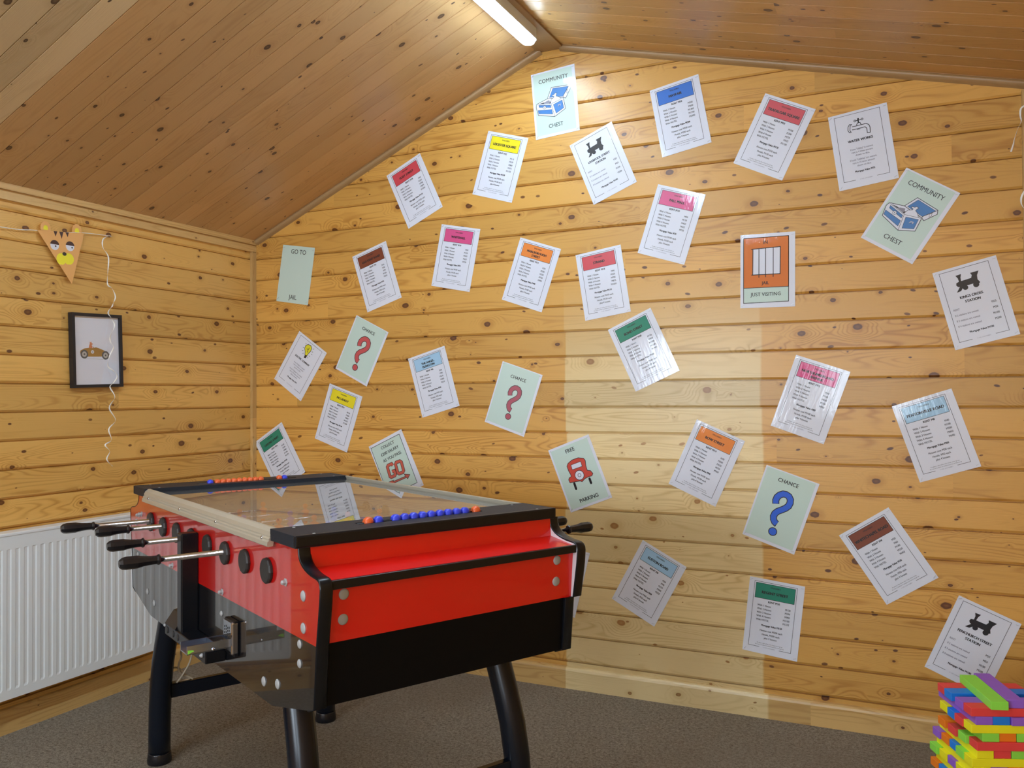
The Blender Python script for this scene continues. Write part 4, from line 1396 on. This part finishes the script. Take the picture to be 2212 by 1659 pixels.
# ------------------------------------------------------------------ framed picture
fr = empty('framed_picture', (0.0, -0.978, 1.4865))
fr.rotation_euler = (math.radians(1.7), 0, 0)
tag(fr, 'black framed picture of a fox driving a brown racing car', 'picture')
w, h, t = 0.246, 0.314, 0.026
mb = MB()
b = 0.013
for a, c_ in (((-w / 2, -h / 2), (w / 2, -h / 2 + b)), ((-w / 2, h / 2 - b), (w / 2, h / 2)), ((-w / 2, -h / 2 + b), (-w / 2 + b, h / 2 - b)), ((w / 2 - b, -h / 2 + b), (w / 2, h / 2 - b))):
    mb.box((0.002, a[0], a[1]), (t, c_[0], c_[1]), M['frame'])
mb.build('frame', fr)
MB().box((0.002, -w / 2 + b, -h / 2 + b), (0.016, w / 2 - b, h / 2 - b), INK['paper']).build('print_sheet', fr)
MB().box((0.0205, -w / 2 + b, -h / 2 + b), (0.0215, w / 2 - b, h / 2 - b), M['glazing']).build('glazing', fr)
mb = MB()


def pic(pts, m, lay=0):
    mb.add([(0.0162 + lay * 0.0002, a, z) for a, z in pts], [tuple(range(len(pts)))], INK[m])


def dsc(c, r, m, lay, n=20):
    pic([(c[0] + r * math.cos(2 * math.pi * i / n), c[1] + r * math.sin(2 * math.pi * i / n)) for i in range(n)], m, lay)


pic([(-0.082, -0.010), (-0.080, -0.001), (-0.062, 0.008), (-0.040, 0.011), (-0.020, 0.010), (-0.005, 0.014), (0.010, 0.010), (0.030, 0.003), (0.052, -0.006), (0.064, -0.016), (0.064, -0.024), (0.0, -0.026), (-0.070, -0.026), (-0.078, -0.020)], 'bodygold', 0)
pic([(-0.040, 0.010), (-0.038, 0.020), (-0.034, 0.030), (-0.035, 0.038), (-0.031, 0.034), (-0.027, 0.038), (-0.025, 0.031), (-0.018, 0.028), (-0.026, 0.023), (-0.022, 0.018), (-0.022, 0.010)], 'fox', 1)
pic([(-0.020, 0.010), (-0.016, 0.018), (-0.014, 0.010)], 'bodygold', 1)
for c_ in ((-0.062, -0.016), (0.042, -0.020)):
    dsc(c_, 0.0185, 'tyre', 2)
    dsc(c_, 0.0115, 'hub', 3)
    dsc(c_, 0.004, 'tyre', 4)
dsc((-0.022, -0.006), 0.0075, 'paper', 2)
v_, f_, a0, a1 = glyphs('4', 2)
mb.add([(0.0170, -0.022 + (p[0] - (a0 + a1) / 2) * 0.012, -0.006 + (p[1] - .36) * 0.012) for p in v_], f_, INK['ink'])
pic([(-0.060, -0.0345), (0.040, -0.0385), (0.040, -0.0375), (-0.060, -0.0335)], 'hub', 0)
mb.build('car_drawing', fr)

# ------------------------------------------------------------------ tiger pennant on its string
pen = empty('animal_pennant', (0.016, -1.148, 1.966))
tag(pen, 'orange triangular tiger face pennant hanging by its string', 'pennant')


def sheet(name, parts, parent, x=0.0, th=0.0012):
    mb = MB()
    for pts, m, lay in parts:
        k = len(pts)
        if lay == 0:
            mb.prism(pts, lambda a, b: (x, a, b), lambda a, b: (x + th, a, b), INK[m])
        else:
            mb.add([(x + th + lay * 0.0002, a, b) for a, b in pts], [tuple(range(k))], INK[m])
    return mb.build(name, parent)


def ell(cy, cz, ry, rz, a0=0, a1=360, n=20):
    return [(cy + ry * math.cos(math.radians(a0 + (a1 - a0) * i / n)), cz + rz * math.sin(math.radians(a0 + (a1 - a0) * i / n))) for i in range(n + (0 if a1 - a0 == 360 else 1))]


sheet('face', [([(-0.106, -0.010), (0.106, 0.010), (0.049, -0.209)], 'mask', 0),
               ([(-0.035, -0.003), (-0.018, -0.0015), (-0.026, -0.024)], 'maskdark', 1), ([(-0.010, -0.001), (0.009, 0.001), (0.002, -0.029)], 'maskdark', 1),
               ([(0.018, 0.0015), (0.034, 0.003), (0.029, -0.018)], 'maskdark', 1),
               (ell(-0.030, -0.060, 0.0195, 0.0195), 'paper', 1), (ell(0.040, -0.054, 0.0195, 0.0195), 'paper', 1),
               (ell(-0.030, -0.058, 0.020, 0.019, 5, 175), 'maskdark', 2), (ell(0.040, -0.052, 0.020, 0.019, 5, 175), 'maskdark', 2),
               (ell(-0.026, -0.063, 0.0035, 0.0035), 'ink', 3), (ell(0.049, -0.058, 0.0035, 0.0035), 'ink', 3),
               (ell(0.000, -0.112, 0.022, 0.024), 'maskyel', 1), (ell(0.034, -0.107, 0.024, 0.024), 'maskyel', 1.2), (ell(0.016, -0.098, 0.02, 0.014), 'maskyel', 1.4),
               ([(-0.004, -0.134), (0.004, -0.134), (0.0, -0.142)], 'mask', 2), ([(0.030, -0.130), (0.038, -0.129), (0.035, -0.138)], 'mask', 2),
               (ell(0.014, -0.089, 0.0095, 0.0075), 'ink', 3)], pen)
for cy, nm in ((-0.069, 0), (0.073, 1)):
    b0 = -0.007 + nm * 0.0135
    sheet('ear', [([(cy - 0.022, b0)] + ell(cy, b0 + 0.012, 0.022, 0.026, 180, 0) + [(cy + 0.022, b0 + 0.002)], 'mask', 0),
                  ([(cy - 0.010, b0 + .003)] + ell(cy, b0 + 0.010, 0.010, 0.012, 180, 0, 8) + [(cy + 0.010, b0 + .004)], 'maskyel', 1)], pen, x=-0.0012)
st = curve('hanging_string', [(0.006, -3.2, 2.02), (0.010, -2.2, 1.95), (0.012, -1.45, 1.941), (0.014, -1.260, 1.953), (0.0150, -1.148, 1.964), (0.014, -1.040, 1.980), (0.006, -0.905, 1.990), (0.0, -0.900, 1.990)], 0.0016, M['white'])
tag(st, 'thin white string holding the tiger pennant below the ceiling trim', 'string')


def ribbon(name, pts, wd, m, twist, res=5, ph=0.0):
    """flat curling ribbon following the points, turning about its length"""
    P_ = [Vector(p) for p in pts]
    out = []
    for i in range(len(P_) - 1):
        p0, p1, p2, p3 = P_[max(i - 1, 0)], P_[i], P_[i + 1], P_[min(i + 2, len(P_) - 1)]
        for k in range(res):
            t = k / res
            out.append(0.5 * ((2 * p1) + (p2 - p0) * t + (2 * p0 - 5 * p1 + 4 * p2 - p3) * t * t + (3 * p1 - p0 - 3 * p2 + p3) * t ** 3))
    out.append(P_[-1])
    vs, fs = [], []
    for i, p in enumerate(out):
        a = ph + twist * i
        t = (out[min(i + 1, len(out) - 1)] - out[max(i - 1, 0)]).normalized()
        e1 = t.cross(Vector((1, 0, 0))).normalized()
        e2 = t.cross(e1).normalized()
        d = (e1 * math.cos(a) + e2 * math.sin(a)) * wd / 2
        nn = t.cross(d).normalized() * 0.00025
        vs += [p + d + nn, p - d + nn, p - d - nn, p + d - nn]
    for i in range(len(out) - 1):
        for k in range(4):
            fs.append((i * 4 + k, i * 4 + (k + 1) % 4, i * 4 + 4 + (k + 1) % 4, i * 4 + 4 + k))
    return MB().add(vs, fs, m, True).build(name)


RB = [[-0.905, 1.990], [-0.925, 1.985], [-0.951, 1.966], [-0.958, 1.930], [-0.944, 1.890], [-0.942, 1.824], [-0.938, 1.773], [-0.924, 1.757], [-0.906, 1.724], [-0.909, 1.696], [-0.920, 1.681],
      [-0.934, 1.668], [-0.936, 1.648], [-0.916, 1.622], [-0.913, 1.595], [-0.927, 1.553], [-0.924, 1.526], [-0.916, 1.503], [-0.936, 1.462], [-0.936, 1.421], [-0.911, 1.399], [-0.898, 1.376],
      [-0.911, 1.348], [-0.929, 1.330], [-0.911, 1.287], [-0.932, 1.241], [-0.898, 1.187], [-0.941, 1.150], [-0.924, 1.103], [-0.950, 1.082], [-0.933, 1.054], [-0.950, 1.021], [-0.913, 0.989]]
rb = ribbon('curling_ribbon', [(0.008 + min(1, i / 4) * 0.030 + 0.006 * math.sin(i * 1.9), a, b) for i, (a, b) in enumerate(RB)], 0.0055, M['white'], 0.33)
tag(rb, 'long curly white ribbon dangling in front of the framed picture', 'ribbon')
rb = ribbon('curling_ribbon', [(3.549, -0.06, 2.300), (3.535, -0.06, 2.291), (3.521, -0.06, 2.281), (3.519, -0.058, 2.256), (3.521, -0.06, 2.236), (3.510, -0.062, 2.209), (3.501, -0.06, 2.177), (3.497, -0.058, 2.158), (3.489, -0.06, 2.133)],
            0.006, M['white'], 0.1, ph=0.8)
tag(rb, 'short white ribbon end hanging at the right wall corner, above the ribbon loop', 'ribbon')
rb = ribbon('curling_ribbon', [(3.549, -0.06, 2.010), (3.533, -0.06, 1.995), (3.520, -0.06, 1.973), (3.518, -0.058, 1.950), (3.525, -0.06, 1.932), (3.540, -0.062, 1.918), (3.549, -0.06, 1.915)], 0.007, M['white'], 0.12, ph=0.8)
tag(rb, 'small white ribbon loop at the right edge of the wall, beneath the ribbon end', 'ribbon')

# ------------------------------------------------------------------ tower of coloured blocks
BT = 0.431 / 19
BW = 0.0455
AX = Vector((0.924, 0.382, 0)).normalized()
BX = Vector((-0.382, 0.924, 0)).normalized()
TC = Vector((3.303, -0.887, 0))
BL = 5 * BW - 0.002
LEV = {  # level from the top: list of (slot, colour, push)
    0: ('b', [(1.0, 'green', -0.016), (2.07, 'purple', 0.000)]),
    1: ('a', [(0, 'red', 0), (1.0, 'purple', -0.002), (2.55, 'blue', 0), (3.6, 'red', 0.002)]),
    2: ('b', [(0.25, 'purple', 0.0), (1.25, 'blue', 0.0), (2.28, 'purple', -0.006), (3.3, 'red', 0), (4.3, 'blue', 0.01)]),
    3: ('a', [(0, 'yellow', 0), (1.0, 'red', -0.004), (2.0, 'blue', -0.003), (3.2, 'yellow', 0)]),
    4: ('b', [(0.62, 'green', 0.0), (1.62, 'orange', 0.002), (2.64, 'green', 0.0), (3.66, 'red', 0)]),
    5: ('a', [(-0.1, 'red', 0.012), (0.95, 'green', 0.004), (2.0, 'red', -0.002), (3.3, 'orange', -0.004)]),
    6: ('b', [(0.28, 'yellow', 0.0), (1.3, 'red', 0.002), (2.32, 'green', 0.0), (3.34, 'orange', 0), (4.36, 'blue', 0)]),
    7: ('a', [(0, 'yellow', 0), (1.0, 'green', -0.002), (2.0, 'blue', 0.002), (3.05, 'orange', 0), (4.1, 'purple', -0.004)]),
    8: ('b', [(0.1, 'yellow', 0.0), (1.1, 'purple', 0.002), (2.12, 'orange', 0.0), (3.14, 'red', 0), (4.16, 'green', 0)]),
    9: ('a', [(0, 'orange', 0), (1.0, 'yellow', -0.002), (2.0, 'purple', -0.004), (3.05, 'yellow', -.006), (4.15, 'green', -0.012)]),
    10: ('b', [(0.05, 'yellow', 0.0), (1.05, 'red', 0.002), (2.1, 'blue', 0.0), (3.1, 'green', 0), (4.1, 'red', 0)]),
    11: ('a', [(0, 'green', 0), (1.0, 'red', 0), (2.0, 'purple', -0.004), (3.05, 'blue', -.008), (4.15, 'orange', -0.010)]),
}
cyc = ['red', 'blue', 'yellow', 'green', 'purple', 'orange']
for L in range(12, 20):
    LEV[L] = ('b' if L % 2 == 0 else 'a', [(k * 1.02, cyc[(k * 2 + L * 5) % 6], random.uniform(-.003, .003)) for k in range(5)])
ORD = ['top', 'second', 'third', 'fourth', 'fifth', 'sixth', 'seventh', 'eighth', 'ninth', 'tenth', 'eleventh', 'twelfth']
FRONT = ['front', 'second from the front', 'middle', 'second from the back', 'back']
LEFT = ['leftmost', 'second from the left', 'middle', 'second from the right', 'rightmost']
block_mesh = {}
for L, (dr, items) in LEV.items():
    ztop = 0.431 + BT - L * BT
    for j, (slot, colr, push) in enumerate(items):
        if colr not in block_mesh:
            o = MB().box((0, 0, 0), (BL, BW - 0.0008, BT - 0.0004), BLK[colr]).build('toy_block', bevel=0.0008, seg=1)
            block_mesh[colr] = o.data
        else:
            o = bpy.data.objects.new('toy_block', block_mesh[colr])
            COL.objects.link(o)
        if dr == 'a':
            org = TC + AX * push + BX * (slot * BW)
            o.rotation_euler = (0, 0, math.atan2(AX.y, AX.x))
        else:
            org = TC + AX * (slot * BW + BW) + BX * push
            turn = {(0, 0): -5.5, (0, 1): -5.3}.get((L, j), 0.0)      # the two loose blocks on top lie askew
            o.rotation_euler = (0, 0, math.atan2(BX.y, BX.x) + math.radians(turn))
        o.location = (org.x, org.y, ztop - BT)
        if L < 12:
            where = (FRONT if dr == 'a' else LEFT)[j] if len(items) == 5 else (['front', 'second from the front', 'second from the back', 'back'] if dr == 'a' else ['leftmost', 'second from the left', 'second from the right', 'rightmost'])[min(j, 3)]
            if L == 0:
                lab = '%s toy block lying on top of the block tower' % colr
            else:
                lab = '%s toy block, %s in the %s layer of the tower' % (colr, where, ORD[L])
            tag(o, lab, 'toy block', 'coloured blocks of the tower')
        else:
            tag(o, '%s toy block in the lowest layers of the tower' % colr, 'toy block', '%s blocks at the foot of the tower' % colr)
